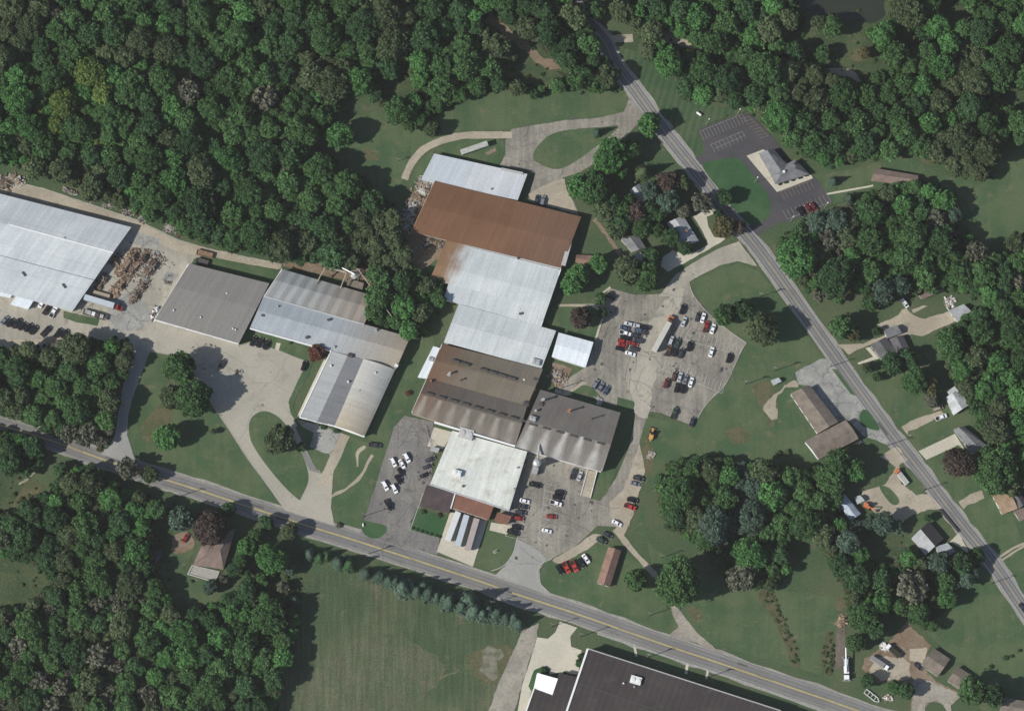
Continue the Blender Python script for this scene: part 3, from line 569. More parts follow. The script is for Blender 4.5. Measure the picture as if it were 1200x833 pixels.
RF['brown2'] = roof_mat('streaked_factory_roof', (.115,.100,.085), (.15,.135,.115), blot=.03, rib=1.2, ribamt=.04, rust=((.13,.085,.06),-.1,.45), streaks=(6.9,.50,1.0,(.27,.25,.215),.75), spec=.15)
RF['brown3'] = roof_mat('streaked_grey_factory_roof', (.125,.115,.105), (.16,.15,.135), blot=.03, rib=1.2, ribamt=.04, streaks=(7.6,.57,1.0,(.40,.395,.375),.85), stain=((.19,.14,.10),.4), spec=.15)
RF['white'] = roof_mat('stained_white_flat_roof', (.52,.535,.49), (.60,.615,.565), blot=.08, rib=2.4, ribamt=.015, stain=((.36,.36,.28),.75), seam=[('u',12)])
RF['darkbr'] = roof_mat('dark_purple_brown_roof', (.060,.048,.050), (.085,.065,.065), blot=.15, rib=.8, ribamt=.08, rough=.9, spec=.1)
RF['redbr'] = roof_mat('red_brown_roof', (.17,.085,.060), (.20,.105,.075), blot=.15, rib=.8, ribamt=.06, rough=.9, spec=.1)
RF['black'] = roof_mat('black_membrane_roof', (.040,.034,.034), (.054,.046,.045), blot=.04, rib=3, ribamt=.06, rough=.8, spec=.2, stain=((.09,.085,.075),.35))
def shingle(name, c, v=.15):
    RF[name] = roof_mat(name+'_roof', tuple(x*(1-v) for x in c), tuple(x*(1+v) for x in c), blot=.25, rib=.5, ribamt=.05, rough=.95, spec=.1)
shingle('grey_shingle',(.17,.175,.18)); shingle('light_shingle',(.33,.345,.355)); shingle('brown_shingle',(.19,.145,.125)); shingle('dark_shingle',(.10,.098,.102)); shingle('tan_shingle',(.17,.145,.12)); shingle('red_shingle',(.21,.135,.105)); shingle('gold_shingle',(.33,.24,.16)); shingle('blue_shingle',(.35,.40,.46)); shingle('white_shingle',(.42,.44,.44))

RF['two_tone'] = roof_mat('two_tone_shingle_roof', (.30,.31,.32), (.36,.375,.385), blot=.25, rib=.5, ribamt=.05, rough=.95, spec=.1, band=(-.2,.5,(.045,.043,.047)))
def lerp(a, b, t): return a+(b-a)*t
def section(root, quad, prof, roof, wall, name='roof_section', label=None, base=0.0, over=.35, wname='wall', lipt=.28):
    """quad px A,B (edge along u) C,D ; prof [(t,h)] along A->D"""
    h0, h1 = prof[0][1], prof[-1][1]
    A = at(*quad[0], h0); B = at(*quad[1], h0); C = at(*quad[2], h1); D = at(*quad[3], h1)
    for p in (A, B, C, D): p.z = 0
    Lu = (B-A).length; Lv = (D-A).length
    n = len(prof); V = []; Fc = []; U = []; NU = []
    for t, h in prof:
        a = lerp(A, D, t); b = lerp(B, C, t); V += [Vector((a.x, a.y, h)), Vector((b.x, b.y, h))]
    for i in range(n-1):
        q = (2*i+2, 2*i+3, 2*i+1, 2*i); Fc.append(q); t0, t1 = prof[i][0], prof[i+1][0]
        U.append([(0, t1*Lv), (Lu, t1*Lv), (Lu, t0*Lv), (0, t0*Lv)]); NU.append([(0, t1), (1, t1), (1, t0), (0, t0)])
    m = len(V); V += [v-Vector((0, 0, lipt)) for v in V]
    def side(a, b):
        Fc.append((a, b, b+m, a+m)); U.append([(0, 0), (1, 0), (1, .3), (0, .3)]); NU.append([(.5, .5)]*4)
    side(1, 0); side(2*n-2, 2*n-1)
    for i in range(n-1): side(2*i, 2*i+2); side(2*i+3, 2*i+1)
    for i in range(n-1):
        Fc.append((m+2*i, m+2*i+1, m+2*i+3, m+2*i+2)); U.append([(0, 0)]*4); NU.append([(.5, .5)]*4)
    r = mesh_obj(name, V, Fc, roof, root, uvs=U, nuvs=NU)
    if label: r['label'] = label
    # walls
    ctr = (A+B+C+D)/4; ins = over
    eu = (B-A).normalized(); ev = (D-A).normalized()
    A2 = A+(eu+ev)*ins; B2 = B+(-eu+ev)*ins; C2 = C+(-eu-ev)*ins; D2 = D+(eu-ev)*ins
    V = []
    for t, h in prof:
        a = lerp(A2, D2, t); b = lerp(B2, C2, t); V += [Vector((a.x, a.y, base)), Vector((b.x, b.y, base)), Vector((a.x, a.y, h-lipt-.02)), Vector((b.x, b.y, h-lipt-.02))]
    Fc = [(0, 1, 3, 2), (4*n-3, 4*n-4, 4*n-2, 4*n-1)]
    for i in range(n-1):
        a = 4*i; b = 4*i+4; Fc += [(b, a, a+2, b+2), (a+1, b+1, b+3, a+3)]
    wl = mesh_obj(wname, V, Fc, wall, root)
    return dict(roof=r, wall=wl, A=A2, B=B2, C=C2, D=D2, prof=prof, root=root, base=base)
def opening(S, side, t, w, h, z, mat, name='window', frame=True):
    """box slightly proud of the wall; side in AB,BC,CD,DA"""
    P, Q = S[side[0]], S[side[1]]
    d = (Q-P).normalized(); nrm = Vector((-d.y, d.x, 0))
    if nrm.dot((S['A']+S['C'])/2-P) > 0: nrm = -nrm
    c = lerp(P, Q, t); ang = math.atan2(d.y, d.x)
    m = MB(); m.box(c+nrm*.03+Vector((0, 0, z+h/2)), (w, .16, h), ang)
    o = m.build(name, mat, S['wall'], local=False, root=S['root'])
    return o
def windows(S, sides='AB CD DA BC', every=4.0, w=1.3, h=1.2, z=1.0, door='CD', doormat=None):
    for s in sides.split():
        L = (S[s[0]]-S[s[1]]).length; n = max(1, int(L/every))
        for i in range(n):
            t = (i+.5)/n
            if s == door and i == n//2: opening(S, s, t, 1.1, 2.1, S['base']+.05, doormat or DOOR, 'door')
            else: opening(S, s, t, w, h, z, GLASS)
def vent(parent, root, px, h, kind='box', s=1.0, ang=.27, mat=None, tall=1.0, name=None):
    p = at(px[0], px[1], h); m = MB()
    if kind == 'box':
        m.box(p+Vector((0, 0, tall/2-.3)), (1.6*s, 1.3*s, tall+.6), -ang); m.box(p+Vector((0, 0, tall+.06)), (1.8*s, 1.5*s, .12), -ang)
        nm = 'roof_vent'; mt = mat or VENT
    elif kind == 'stack':
        m.cyl(p-Vector((0, 0, 1.2)), p+Vector((0, 0, tall)), .42*s, .36*s, 10); m.cyl(p+Vector((0, 0, tall)), p+Vector((0, 0, tall+.25)), .6*s, .6*s, 10); m.box(p-Vector((0,0,.25)), (1.5*s,1.5*s,.9), -ang)
        nm = 'chimney_stack'; mt = mat or VRUST
    elif kind == 'fan':
        m.box(p+Vector((0, 0, .1)), (1.5*s, 1.5*s, .8), -ang); m.cyl(p+Vector((0, 0, .5)), p+Vector((0, 0, .5+tall*.6)), .75*s, .5*s, 12)
        nm = 'roof_fan'; mt = mat or VENT
    elif kind == 'unit':
        m.box(p+Vector((0, 0, tall/2-.2)), (3.4*s, 2.4*s, tall+.4), -ang)
        for sx in (-.9, .9): m.cyl(p+Vector((sx*s*math.cos(ang), -sx*s*math.sin(ang), tall)), p+Vector((sx*s*math.cos(ang), -sx*s*math.sin(ang), tall+.35)), .65*s, .6*s, 12)
        nm = 'air_handler'; mt = mat or VENT
    elif kind == 'sky':
        m.box(p+Vector((0, 0, -.05)), (.75*s, 3.0*s, .7), -ang+rad(-35)*0); nm = 'skylight'; mt = mat or VDARK
    return m.build(name or nm, mt, parent, local=False, root=root)
def strip_on(parent, root, a, b, h, w, t, mat, name='parapet'):
    p = at(*a, h); q = at(*b, h); d = q-p; L = d.length; m = MB()
    m.box((p+q)/2+Vector((0, 0, 0)), (L, w, t), math.atan2(d.y, d.x)); return m.build(name, mat, parent, local=False, root=root)
ANG = -rad(15.3)
def base_of(px): v = at(px[0], px[1], 0); return (v.x, v.y, 0)

# -- B1 pale warehouse at left
r = empty('warehouse', base_of((40,310)), ANG, 'huge pale metal-roofed warehouse cut off by the left edge of the photo', 'warehouse')
k = (341.5-226.5)/1.0
E=[(-70,209),(154,266),(85,364.5),(-139,305)]
S = section(r, E, [(0,4.2),(.31,6.8),(.31001,6.8),(.63,5.0),(.64,5.4),(.86,4.6),(1,4.0)], RF['pale_a'], W_white, 'roof')
for p in ((12,282),(48,293),(94,306),(27.5,321),(74.5,335)): vent(S['roof'], r, p, 5.4, 'sky', .8, ang=rad(-35)+.0)
vent(S['roof'], r, (75,279), 6.2, 'box', .6, tall=.7)
strip_on(S['roof'], r, z1(50,405), z1(650,568), 6.85, .5, .12, TRIMW, 'ridge_cap')
for t in (.1,.25,.5,.72,.9): opening(S, 'CD', t, 4.2, 3.0, .1, DOORW, 'loading_door')
for t in (.2,.6): opening(S, 'BC', t, 4, 3, .1, DOORW, 'loading_door')
r = empty('loading_canopy', base_of((26,354)), ANG, 'small white canopy attached below the pale left warehouse wall', 'canopy')
S = section(r, [(22,343),(41,349.5),(33,362.5),(12,356.5)], [(0,3.6),(1,3.0)], RF['small'], W_white, 'roof'); opening(S,'CD',.5,3,2.2,.1,DOORW,'loading_door')
S2 = section(r, [(0,335),(18,340),(12,349),(-8,345)], [(0,3.3),(1,3.0)], RF['small'], W_white, 'side_roof')

# -- B2 grey building
r = empty('warehouse', base_of((250,355)), ANG, 'flat grey metal-roofed warehouse with white edge walls above the plaza', 'warehouse')
S = section(r, [(221.8,308.6),(315.7,332),(280,402.4),(181,374.3)], [(0,4.8),(.42,5.9),(1,4.8)], RF['grey'], W_white, 'roof', over=.15)
for a,b in (((181,374.5),(279.5,402.8)),((181,374.5),(221.5,308.8))): strip_on(S['roof'], r, a, b, 4.85, .35, .3, TRIMW)
for p in (z3(420,312),z3(270,450),z3(455,515),z3(470,520),z3(115,410)): vent(S['roof'], r, p, 5.2, 'fan', .45, tall=.6, mat=W_white)
for t in (.35,.68,.82): opening(S,'CD',t,3.5,3.0,.1,DOORW,'loading_door')
windows(S,'DA',9,2,1,2.2,door='')

# -- B3 stepped plant + wing
r = empty('factory_building', base_of((390,390)), ANG, 'stepped factory with stained ribbed roofs and a long barrel-vaulted wing', 'factory')
Sa = section(r, [(330.6,315.3),(441,347.5),(426.5,380.5),(309.5,347)], [(0,4.6),(.42,6.2),(1,5.2)], RF['ribbed'], W_tan, label='ribbed roof section fading from blue-grey to brown')
Sb = section(r, [(309.5,347),(480.6,395),(464,432.6),(293,385)], [(0,5.0),(.46,6.4),(1,4.8)], RF['blue'], W_white, label='long grey-blue roof section turning brown at its right end')
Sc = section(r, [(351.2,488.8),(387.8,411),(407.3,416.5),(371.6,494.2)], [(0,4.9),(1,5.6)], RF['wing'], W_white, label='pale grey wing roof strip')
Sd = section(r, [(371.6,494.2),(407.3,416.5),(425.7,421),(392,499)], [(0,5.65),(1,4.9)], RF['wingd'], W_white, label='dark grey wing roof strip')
prof = [(i/12, 4.9+1.9*math.sin(math.pi*i/12)**.8) for i in range(13)]
Se = section(r, [(392,499),(426,420.5),(463,433),(427,511.5)], prof, RF['barrel'], W_white, label='tan barrel-vaulted roof of the wing')
strip_on(Sa['roof'], r, (309.5,347), (426.5,380), 5.35, .5, .3, paint('pale_coping',(.42,.43,.43)), 'parapet'); strip_on(Sa['roof'], r, (309.5,347), (330.6,315.3), 5.0, .4, .3, TRIMW)
strip_on(Sb['roof'], r, (293,385), (387.8,411.3), 4.95, .6, .35, TRIMW); strip_on(Sb['roof'], r, (293,385),(309.5,347), 5.0,.3,.3, paint('pale_coping',(.42,.43,.43)))
strip_on(Sc['roof'], r, (351,489), (388,411), 5.0, .55, .35, TRIMW)
strip_on(Sc['roof'], r, (351,489), (392,499.4), 5.0, .5, .4, TRIMW); strip_on(Se['roof'], r, (392,499.4), (427,511.6), 5.1, .7, .5, TRIMW)
for p in (z4(37,342),z4(415,367),z4(290,468)): vent(Sb['roof'], r, p, 5.7, 'box', .7, tall=.9, mat=VDARK)
vent(Sa['roof'], r, z4(125,290), 5.6, 'fan', .5); vent(Sb['roof'], r, z4(450,522), 5.2, 'fan', .7); vent(Sb['roof'], r, z4(805,630), 5.0, 'box', .9, mat=W_white); vent(Sb['roof'], r, z4(690,425), 5.8, 'fan', .6)
vent(Sc['roof'], r, z4(430,630), 5.3, 'fan', .6, mat=W_white); vent(Sd['roof'], r, z4(530,722), 5.3, 'fan', .6, mat=W_white); vent(Se['roof'], r, z4(685,670), 6.6, 'fan', .6, mat=W_white); vent(Se['roof'], r, z4(592,772), 6.0, 'fan', .4); vent(Sd['roof'], r, z4(540,572), 5.2, 'unit', .7, mat=VDARK); vent(Se['roof'], r, z5(975,180), 6.6,'fan',.4)
for t in (.2,.5,.8): opening(Sb,'CD',.45+t*.5,2.5,1.4,1.4,GLASS)
for t in (.35,.6): opening(Sc,'BC' if False else 'AB',t,2.5,1.2,1.4,GLASS)
opening(Sc,'DA',.5,2.4,1.6,1.0,GLASS); opening(Sd,'DA',.6,3.2,2.4,.1,DOORW,'loading_door'); opening(Se,'DA',.2,2.2,1.6,1.0,GLASS); opening(Se,'DA',.6,2.4,2.2,.1,DOOR,'door')
# dust collector beside it
r = empty('dust_collector', base_of((414,330)), ANG, 'white conical dust collector between steel legs at the ribbed roof edge', 'dust collector')
m=MB(); c=Vector(base_of((414,326))); m.cyl(c+Vector((0,0,4)), c+Vector((0,0,7)), .4, 1.8, 16); m.cyl(c+Vector((0,0,7)), c+Vector((0,0,8.5)), 1.8, 1.8, 14); m.cyl(c+Vector((0,0,8.5)), c+Vector((0,0,9.4)), 1.8, .4, 14); m.build('cone', paint('dull_white_steel',(.32,.32,.31),.6,.3,.3,sc=.5), r, local=False)
for dx,dy in ((-1.8,-1.8),(1.8,-1.8),(1.8,1.8),(-1.8,1.8)):
    MB().cyl(c+Vector((dx,dy,0)), c+Vector((dx,dy,8)), .14).build('leg', VENT, r, local=False)
MB().cyl(c+Vector((0,0,10.6)), at(396,311,7), .35).build('duct', VENT, r, local=False)
r = empty('steel_gantry', base_of((395,320)), ANG, 'white steel gantry frame leaning over the ribbed roof edge', 'gantry')
for a,b,ha,hb,w_,nm in ((z4(405,62),z4(515,92),8,8,.55,'beam'),(z4(470,50),z4(590,75),8.5,8.5,.3,'beam'),(z4(400,62),z4(345,158),8,5.6,.25,'strut'),(z4(520,95),z4(485,185),8,5.6,.25,'strut'),(z4(425,75),z4(430,120),8,.0,.2,'leg'),(z4(515,95),z4(520,140),8,0,.2,'leg')):
    MB().cyl(at(*a,ha), at(*b,hb), w_, n=6).build(nm, paint('cream_steel',(.30,.27,.22)), r, local=False)
r = empty('conveyor_boom', base_of(z4(700,250)), 0, 'long thin pipe boom slanting from the dust collector down to the factory corner', 'pipe boom')
MB().cyl(at(*z4(590,80),10.5), at(*z4(855,455),5.6), .14, n=6).build('pipe', paint('galv_pipe',(.40,.40,.33)), r, local=False)
MB().cyl(at(*z4(700,232),8)-Vector((0,0,8)), at(*z4(700,232),8.6), .16, n=6).build('mast', VDARK, r, local=False); MB().box(at(*z4(700,225),3)*1.0, (2.2,1.6,3.4)).build('mast_base', VRUST, r, local=False)
r = empty('concrete_pad_shed', base_of(z4(585,160)), ANG, 'low tan shed with flat roof right of the cone collector', 'shed')
S = section(r, [z4(530,130),z4(620,155),z4(610,195),z4(520,170)], [(0,2.4),(1,2.2)], RF['tan_shingle'], W_tan, 'roof'); opening(S,'CD',.5,1,1.8,.05,DOOR,'door')

# -- main complex
r = empty('factory_building', base_of((590,400)), ANG, 'sprawling main factory with rust-brown, white and grey joined roofs in the centre', 'factory')
s1 = section(r, [(508.8,179.8),(618,203.9),(606.7,234.5),(493.5,210)], [(0,3.6),(1,4.3)], RF['pale_b'], W_white, label='pale blue lean-to roof at the top of the complex')
s2 = section(r, [(509.8,212),(681.2,253.9),(657.8,314),(482.2,271.2)], [(0,4.6),(.5,6.0),(1,4.8)], RF['rust'], W_tan, label='large rust-brown roof section')
s3b = section(r, [(526,331),(641.3,361.8),(634.3,382.5),(519.5,350.5)], [(0,4.98),(1,4.5)], RF['pale_d'], W_white, label='lower white roof strip')
s3 = section(r, [(525,277),(657.8,314),(641.3,362),(503.7,327)], [(0,4.3),(.66,5.6),(1,5.0)], RF['pale_c'], W_white, label='white roof section turning rusty on its left')
s4 = section(r, [(537.3,356),(651.6,387.5),(634.3,432.4),(520,400.8)], [(0,4.2),(.5,5.2),(1,4.3)], RF['pale_d'], W_white, label='patched white roof section')
s6 = section(r, [(518,402.9),(636.3,432.4),(617.5,476),(500.5,443.2)], [(0,4.9),(.5,6.8),(1,5.4)], RF['brown1'], W_tan, label='brown roof with a raised ridge monitor')
s7 = section(r, [(500.5,443.2),(617.5,476),(603.7,523),(482.2,484)], [(0,5.6),(.46,8.8),(1,5.2)], RF['brown2'], W_tan, label='brown roof with pale streaks below its ridge')
s8 = section(r, [(633.3,456.5),(727.3,483.5),(705.5,552.8),(603.7,523.5)], [(0,6.0),(.565,9.6),(1,5.6)], RF['brown3'], W_white, label='grey roof with bright streaks below its ridge')
s9 = section(r, [(530,504.5),(618,529),(596.5,598.6),(503.7,567.8)], [(0,4.5),(1,4.4)], RF['white'], W_grey, label='stained white flat roof')
s10 = section(r, [(500,568),(532.7,578.4),(526,602),(491.8,592.7)], [(0,4.1),(1,3.2)], RF['darkbr'], W_brown, label='dark brown front roof')
s11 = section(r, [(533.7,578.4),(579.6,591),(572.4,610),(528.2,595.8)], [(0,4.1),(1,3.8)], RF['redbr'], W_brown, label='red-brown front roof above the docks')
s12 = section(r, [(583,600),(599.5,605),(595,614.5),(579,610)], [(0,3.6),(1,3.4)], RF['redbr'], W_brick, label='small red-brown entrance roof')
s13 = section(r, [(507.8,405.5),(516.5,408),(500.6,443.7),(489.4,442)], [(0,3.4),(1,3.2)], RF['small'], W_white, label='white side annex roof')
s5 = section(r, [(654.7,389.6),(695.5,400.8),(686.3,430.4),(646.5,418)], [(0,4.2),(.5,4.9),(1,4.2)], RF['small'], W_white, label='bright bluish-white square annex roof')
# small things on roofs
strip_on(s2['roof'], r, (668,283), (660,311), 5.2, 2.0, .7, paint('pale_grey_metal',(.36,.36,.35)), 'roof_walkway')
strip_on(s3['roof'], r, (545,288.5), (655,316), 4.6, .5, .3, paint('pale_coping',(.42,.43,.43)), 'ridge_cap')
strip_on(s4['roof'], r, (529,378.7), (642,409), 5.2, .3, .1, paint('dull_ridge',(.50,.52,.52)), 'ridge_cap')
vent(s3['roof'], r, z7(683,283), 5.0, 'box', .6, tall=.8, mat=VDARK); vent(s4['roof'], r, z7(775,560), 4.5, 'unit', 1.1, tall=1.2, mat=VENT)
strip_on(s1['roof'], r, z6(575,185), z6(700,212), 4.0, 1.2, .3, paint('pale_grey_metal',(.36,.36,.35)), 'roof_walkway')
vent(s1['roof'], r, z6(515,302), 4.2, 'fan', .5); vent(s2['roof'], r, z6(665,700), 5.0, 'fan', .5)
for i in range(7):  # ridge monitor boxes
    if i == 2: continue
    a = lerp(Vector(z7(290,548)), Vector(z7(665,662)), i/7); b = lerp(Vector(z7(290,548)), Vector(z7(665,662)), (i+.86)/7)
    strip_on(s6['roof'], r, tuple(a), tuple(b), 7.1, .9, 1.1, VDARK, 'ridge_vent')
for i in range(9):
    a = lerp(Vector(z9(140,148)), Vector(z9(690,305)), i/8); b = a+Vector((9,2.5))
    strip_on(s7['roof'], r, tuple(a), tuple(b), 8.9, .7, .8, VDARK, 'ridge_vent')
for i in range(6):
    a = lerp(Vector(z9(735,325)), Vector(z10(600,437)), i/5.2); b = a+Vector((8.5,2.4))
    strip_on(s8['roof'], r, tuple(a), tuple(b), 9.7, .7, .8, VDARK, 'ridge_vent')
vent(s6['roof'], r, z9(275,42), 5.9, 'stack', 1.1, tall=3.2, mat=VENT); vent(s6['roof'], r, z9(345,75), 5.8, 'stack', .8, tall=2.0, mat=VDARK)
vent(s6['roof'], r, z9(705,75), 5.5, 'fan', .8, mat=W_white); vent(s6['roof'], r, z9(718,212), 5.8, 'unit', .8, mat=VDARK); vent(s7['roof'], r, z9(172,80), 6.3, 'fan', .8, mat=VRUST)
vent(s6['roof'], r, z9(775,75), 5.0, 'unit', .8, mat=VDARK); vent(s6['roof'], r, z9(762,128), 5.2, 'box', .9, mat=VDARK)
vent(s8['roof'], r, z9(812,195), 6.9, 'stack', 1.2, tall=4.6, mat=VENT); vent(s8['roof'], r, z9(770,255), 7.9, 'stack', 1.1, tall=2.0, mat=VENT); vent(s8['roof'], r, z9(755,298), 8.8, 'unit', .9, tall=1.6, mat=VENT); vent(s8['roof'], r, z9(800,215), 7.2,'box',1.1, mat=VDARK)
vent(s8['roof'], r, z9(965,255), 7.4, 'stack', 1.0, tall=4.4, mat=paint('orange_rust_pipe',(.30,.14,.07),.8)); vent(s8['roof'], r, z10(558,298), 7.5, 'stack', .7, tall=3.6, mat=VDARK)
vent(s9['roof'], r, z9(372,385), 4.4, 'unit', 2.0, tall=1.7, mat=paint('weathered_unit',(.42,.42,.40))); vent(s9['roof'], r, z9(322,612), 4.4, 'unit', 1.1, tall=1.8, mat=W_white); vent(s9['roof'], r, z9(650,705), 4.4, 'fan', .9); vent(s9['roof'], r, z9(355,685), 4.4, 'fan', .6, mat=VDARK)
vent(s9['roof'], r, z9(665,580), 4.4, 'box', .4)
strip_on(s9['roof'], r, z9(190,318), z9(655,455), 5.6, .8, .9, TRIMW, 'parapet'); strip_on(s9['roof'], r, (503.7,568), (596.5,598.6), 4.5, .5, .4, paint('pale_coping',(.42,.43,.43)))
strip_on(s11['roof'], r, (533.2,578.6), (528.2,596), 4.2, .5, .4, TRIMW, 'parapet'); strip_on(s7['roof'], r, (482.4,483.8), (518,403.2), 5.3, .5, .35, paint('pale_coping',(.42,.43,.43)), 'gutter')
strip_on(s2['roof'], r, (482.2,271), (509.6,212), 4.7, .3, .3, paint('tan_trim',(.36,.27,.19)), 'gutter'); strip_on(s3['roof'], r, (657,316), (634,382), 4.5,.35,.3,TRIMW,'gutter')
vent(s13['roof'], r, z7(172,545), 3.3, 'unit', .7, mat=VENT)
vent(s8['roof'], r, (727,540), 5.9, 'box', .01) if False else None
for t in (.12,.3,.5,.7,.88): opening(s11,'CD',t,3.0,3.0,.9,DOORW,'dock_door')
for t in (.2,.5,.8): opening(s10,'CD',t,2.2,1.3,1,GLASS)
opening(s12,'BC',.5,1.6,2.2,.05,DOOR,'door')
for t in (.15,.4,.65,.9): opening(s2,'BC',t,3.0,2.6,.1,DOORW,'loading_door')
for t in (.2,.6): opening(s5,'BC',t,3.0,2.6,.1,DOORW,'loading_door')
for t in (.25,.5,.75): opening(s8,'BC',t,2.4,1.4,2,GLASS)
for t in (.3,.7): opening(s1,'BC',t,3,2.5,.1,DOORW,'loading_door')
opening(s8,'CD',.25,4,3.4,.1,DOORW,'loading_door')
# silo-like collector next to the white roof
r = empty('dust_collector', base_of((627,540)), ANG, 'grey round dust collector on a skid beside the white flat roof', 'dust collector')
c = Vector(base_of((628,545))); m = MB(); m.cyl(c+Vector((0,0,3)), c+Vector((0,0,8.4)), 1.9, 1.9, 16); m.cyl(c+Vector((0,0,8.4)), c+Vector((0,0,9.2)), 1.9, .8, 16); m.cyl(c+Vector((0,0,3)), c+Vector((0,0,1)), 1.9, .3, 16); m.build('drum', VENT, r, local=False)
MB().box(c+Vector((-.6,-3.0,1.6)), (2.6,3.2,3.2), ANG).build('fan_housing', paint('grey_steel',(.30,.31,.31)), r, local=False); MB().cyl(c+Vector((0,0,8)), at(632,521,7), .45).build('duct', VENT, r, local=False)
for dx,dy in ((-1.3,-1.3),(1.3,-1.3),(1.3,1.3),(-1.3,1.3)): MB().cyl(c+Vector((dx,dy,0)), c+Vector((dx,dy,4)), .12, n=6).build('leg', VENT, r, local=False)
# concrete ramp beside the grey roof
r = empty('loading_ramp', base_of((691,570)), ANG, 'tan concrete loading ramp with low side walls below the streaked grey roof', 'ramp')
q = [at(*z10(530,595),0),at(*z10(585,602),0),at(*z10(548,752),0),at(*z10(492,738),0)]
V = [q[0]+Vector((0,0,1.1)),q[1]+Vector((0,0,1.1)),q[2]+Vector((0,0,.22)),q[3]+Vector((0,0,.22))]+q
mesh_obj('ramp_slab', V, [(3,2,1,0),(0,1,5,4),(1,2,6,5),(2,3,7,6),(3,0,4,7)], M_tan, r)
for a,b in ((0,3),(1,2)): MB().cyl(q[a]+Vector((0,0,1.3)), q[b]+Vector((0,0,.5)), .18, n=4).build('side_wall', TRIMW, r, local=False)
r = empty('storage_hut', base_of(z9(195,475)), ANG, 'tiny cream flat-roofed hut left of the white flat roof', 'hut')
S = section(r, [z9(175,455),z9(222,468),z9(212,493),z9(165,480)], [(0,2.5),(1,2.4)], RF['light_shingle'], W_tan, 'roof', over=.2); opening(S,'CD',.5,1,1.9,.05,DOOR,'door')

# -- B5 black roofed building at the bottom
r = empty('factory_building', base_of((790,830)), ANG, 'large black flat-roofed building cut off by the bottom edge', 'factory')
S = section(r, [(688.8,760),(1000,860),(960,980),(640,890)], [(0,7.0),(1,7.0)], RF['black'], W_grey, 'roof', over=.1)
strip_on(S['roof'], r, (688.8,760), (915,832.8), 7.15, .5, .5, paint('grey_coping',(.33,.33,.33)), 'parapet'); strip_on(S['roof'], r, (688.8,760), (655,860), 7.15, .9, .5, TRIMW, 'parapet')
strip_on(S['roof'], r, z12(385,675), z12(850,835), 7.1, .35, .25, VDARK, 'roof_joint')
vent(S['roof'], r, z12(710,658), 7.1, 'unit', 1.5, tall=1.4, mat=W_white); vent(S['roof'], r, z12(640,675), 7.0, 'fan', .5, mat=W_white); vent(S['roof'], r, z12(702,695), 7.0, 'fan', .5)
for t in (.1,.2,.3,.4): opening(S,'AB',t,1.6,1.4,1.3,GLASS)
S2 = section(r, [(656,788.5),(676.5,793.6),(655,865),(632,860)], [(0,5.4),(1,5.4)], RF['black'], W_grey, 'wing_roof', over=.1)
S3 = section(r, [(629.6,788.5),(655,795.6),(649,815.5),(625.5,807)], [(0,4.4),(1,4.4)], roof_mat('bright_white_roof', (.86,.86,.86), (.9,.9,.9), rib=3, ribamt=.01), W_white, 'canopy_roof', over=.1)
S4 = section(r, [(625.5,807.5),(649,816),(632,870),(605,862)], [(0,5.0),(1,5.0)], RF['black'], W_grey, 'wing_roof', over=.1)
strip_on(S4['roof'], r, (625.5,807.5), (608,858), 5.1, .6, .4, TRIMW, 'parapet'); opening(S3,'AB',.5,2,2.2,.05,DOOR,'door')

# -- houses
def gable(name, label, quad, roof, wall=W_tan, eave=2.7, rise=1.5, cat='house', axis='u', chim=None, win=True, parts=(), door='CD', rz=None, ridge_t=.5):
    """ridge runs along AB when axis u, otherwise along AD"""
    if axis == 'v': quad = [quad[1], quad[2], quad[3], quad[0]]
    c = (sum(p[0] for p in quad)/4, sum(p[1] for p in quad)/4)
    A = at(*quad[0]); B = at(*quad[1]); r = empty(name, base_of(c), math.atan2((B-A).y, (B-A).x), label, cat)
    S = section(r, quad, [(0,eave),(ridge_t,eave+rise),(1,eave)], RF[roof], wall, 'roof')
    if win: windows(S, door=door)
    strip_on(S['roof'], r, ((quad[0][0]+quad[3][0])/2, (quad[0][1]+quad[3][1])/2), ((quad[1][0]+quad[2][0])/2, (quad[1][1]+quad[2][1])/2), eave+rise-.75, .3, .1, W_grey, 'ridge_cap') if False else None
    if chim: vent(S['roof'], r, chim, eave+rise*.6, 'box', .7, tall=1.3, mat=W_brick, name='chimney')
    for q2, rf2, ax2, e2, ri2 in parts:
        if ax2 == 'v': q2 = [q2[1], q2[2], q2[3], q2[0]]
        S2 = section(r, q2, [(0,e2),(.5,e2+ri2),(1,e2)], RF[rf2], wall, 'wing_roof')
        windows(S2, 'AB CD', 4.5, door='')
    return r, S
gable('office_house', 'narrow brown-roofed gabled building beside the red parked pickups', [(712.7,641),(728,645.3),(714.7,688),(699.4,683.5)], 'red_shingle', W_white, axis='v', rise=1.7, cat='building', eave=2.9)
gable('shed', 'small brown-roofed shed right of the rust-brown factory roof', [z6(1005,678),z6(1100,682),z6(1070,745),z6(1000,722)], 'red_shingle', W_white, eave=2.2, rise=.9, cat='shed', win=False)
gable('house', 'long grey-roofed house between dense trees and the pale concrete drive', [(781.4,261),(800.8,252.9),(819,282.4),(799.8,289.6)], 'light_shingle', W_white, axis='v', chim=z18(705,545))
gable('house', 'grey-roofed house mostly hidden under tall blue-green trees', [(737.6,223),(749,215),(764,236.5),(749.8,238.5)], 'light_shingle', W_white, axis='v', parts=[])
gable('house', 'L-shaped grey house shaded by trees above the parking lot', [(727.3,280),(746.7,274),(757,290.6),(740.6,295.7)], 'grey_shingle', W_white, axis='v', parts=[([(742,298.5),(758,295),(768,309),(757,313)],'light_shingle','v',2.6,1.0)])
gable('long_barn', 'long brown low-pitched building at the forest edge near the striped parking lot', [(1026,197),(1076,205.5),(1075,217.5),(1020.5,211.5)], 'brown_shingle', W_tan, eave=2.8, rise=1.2, cat='building')
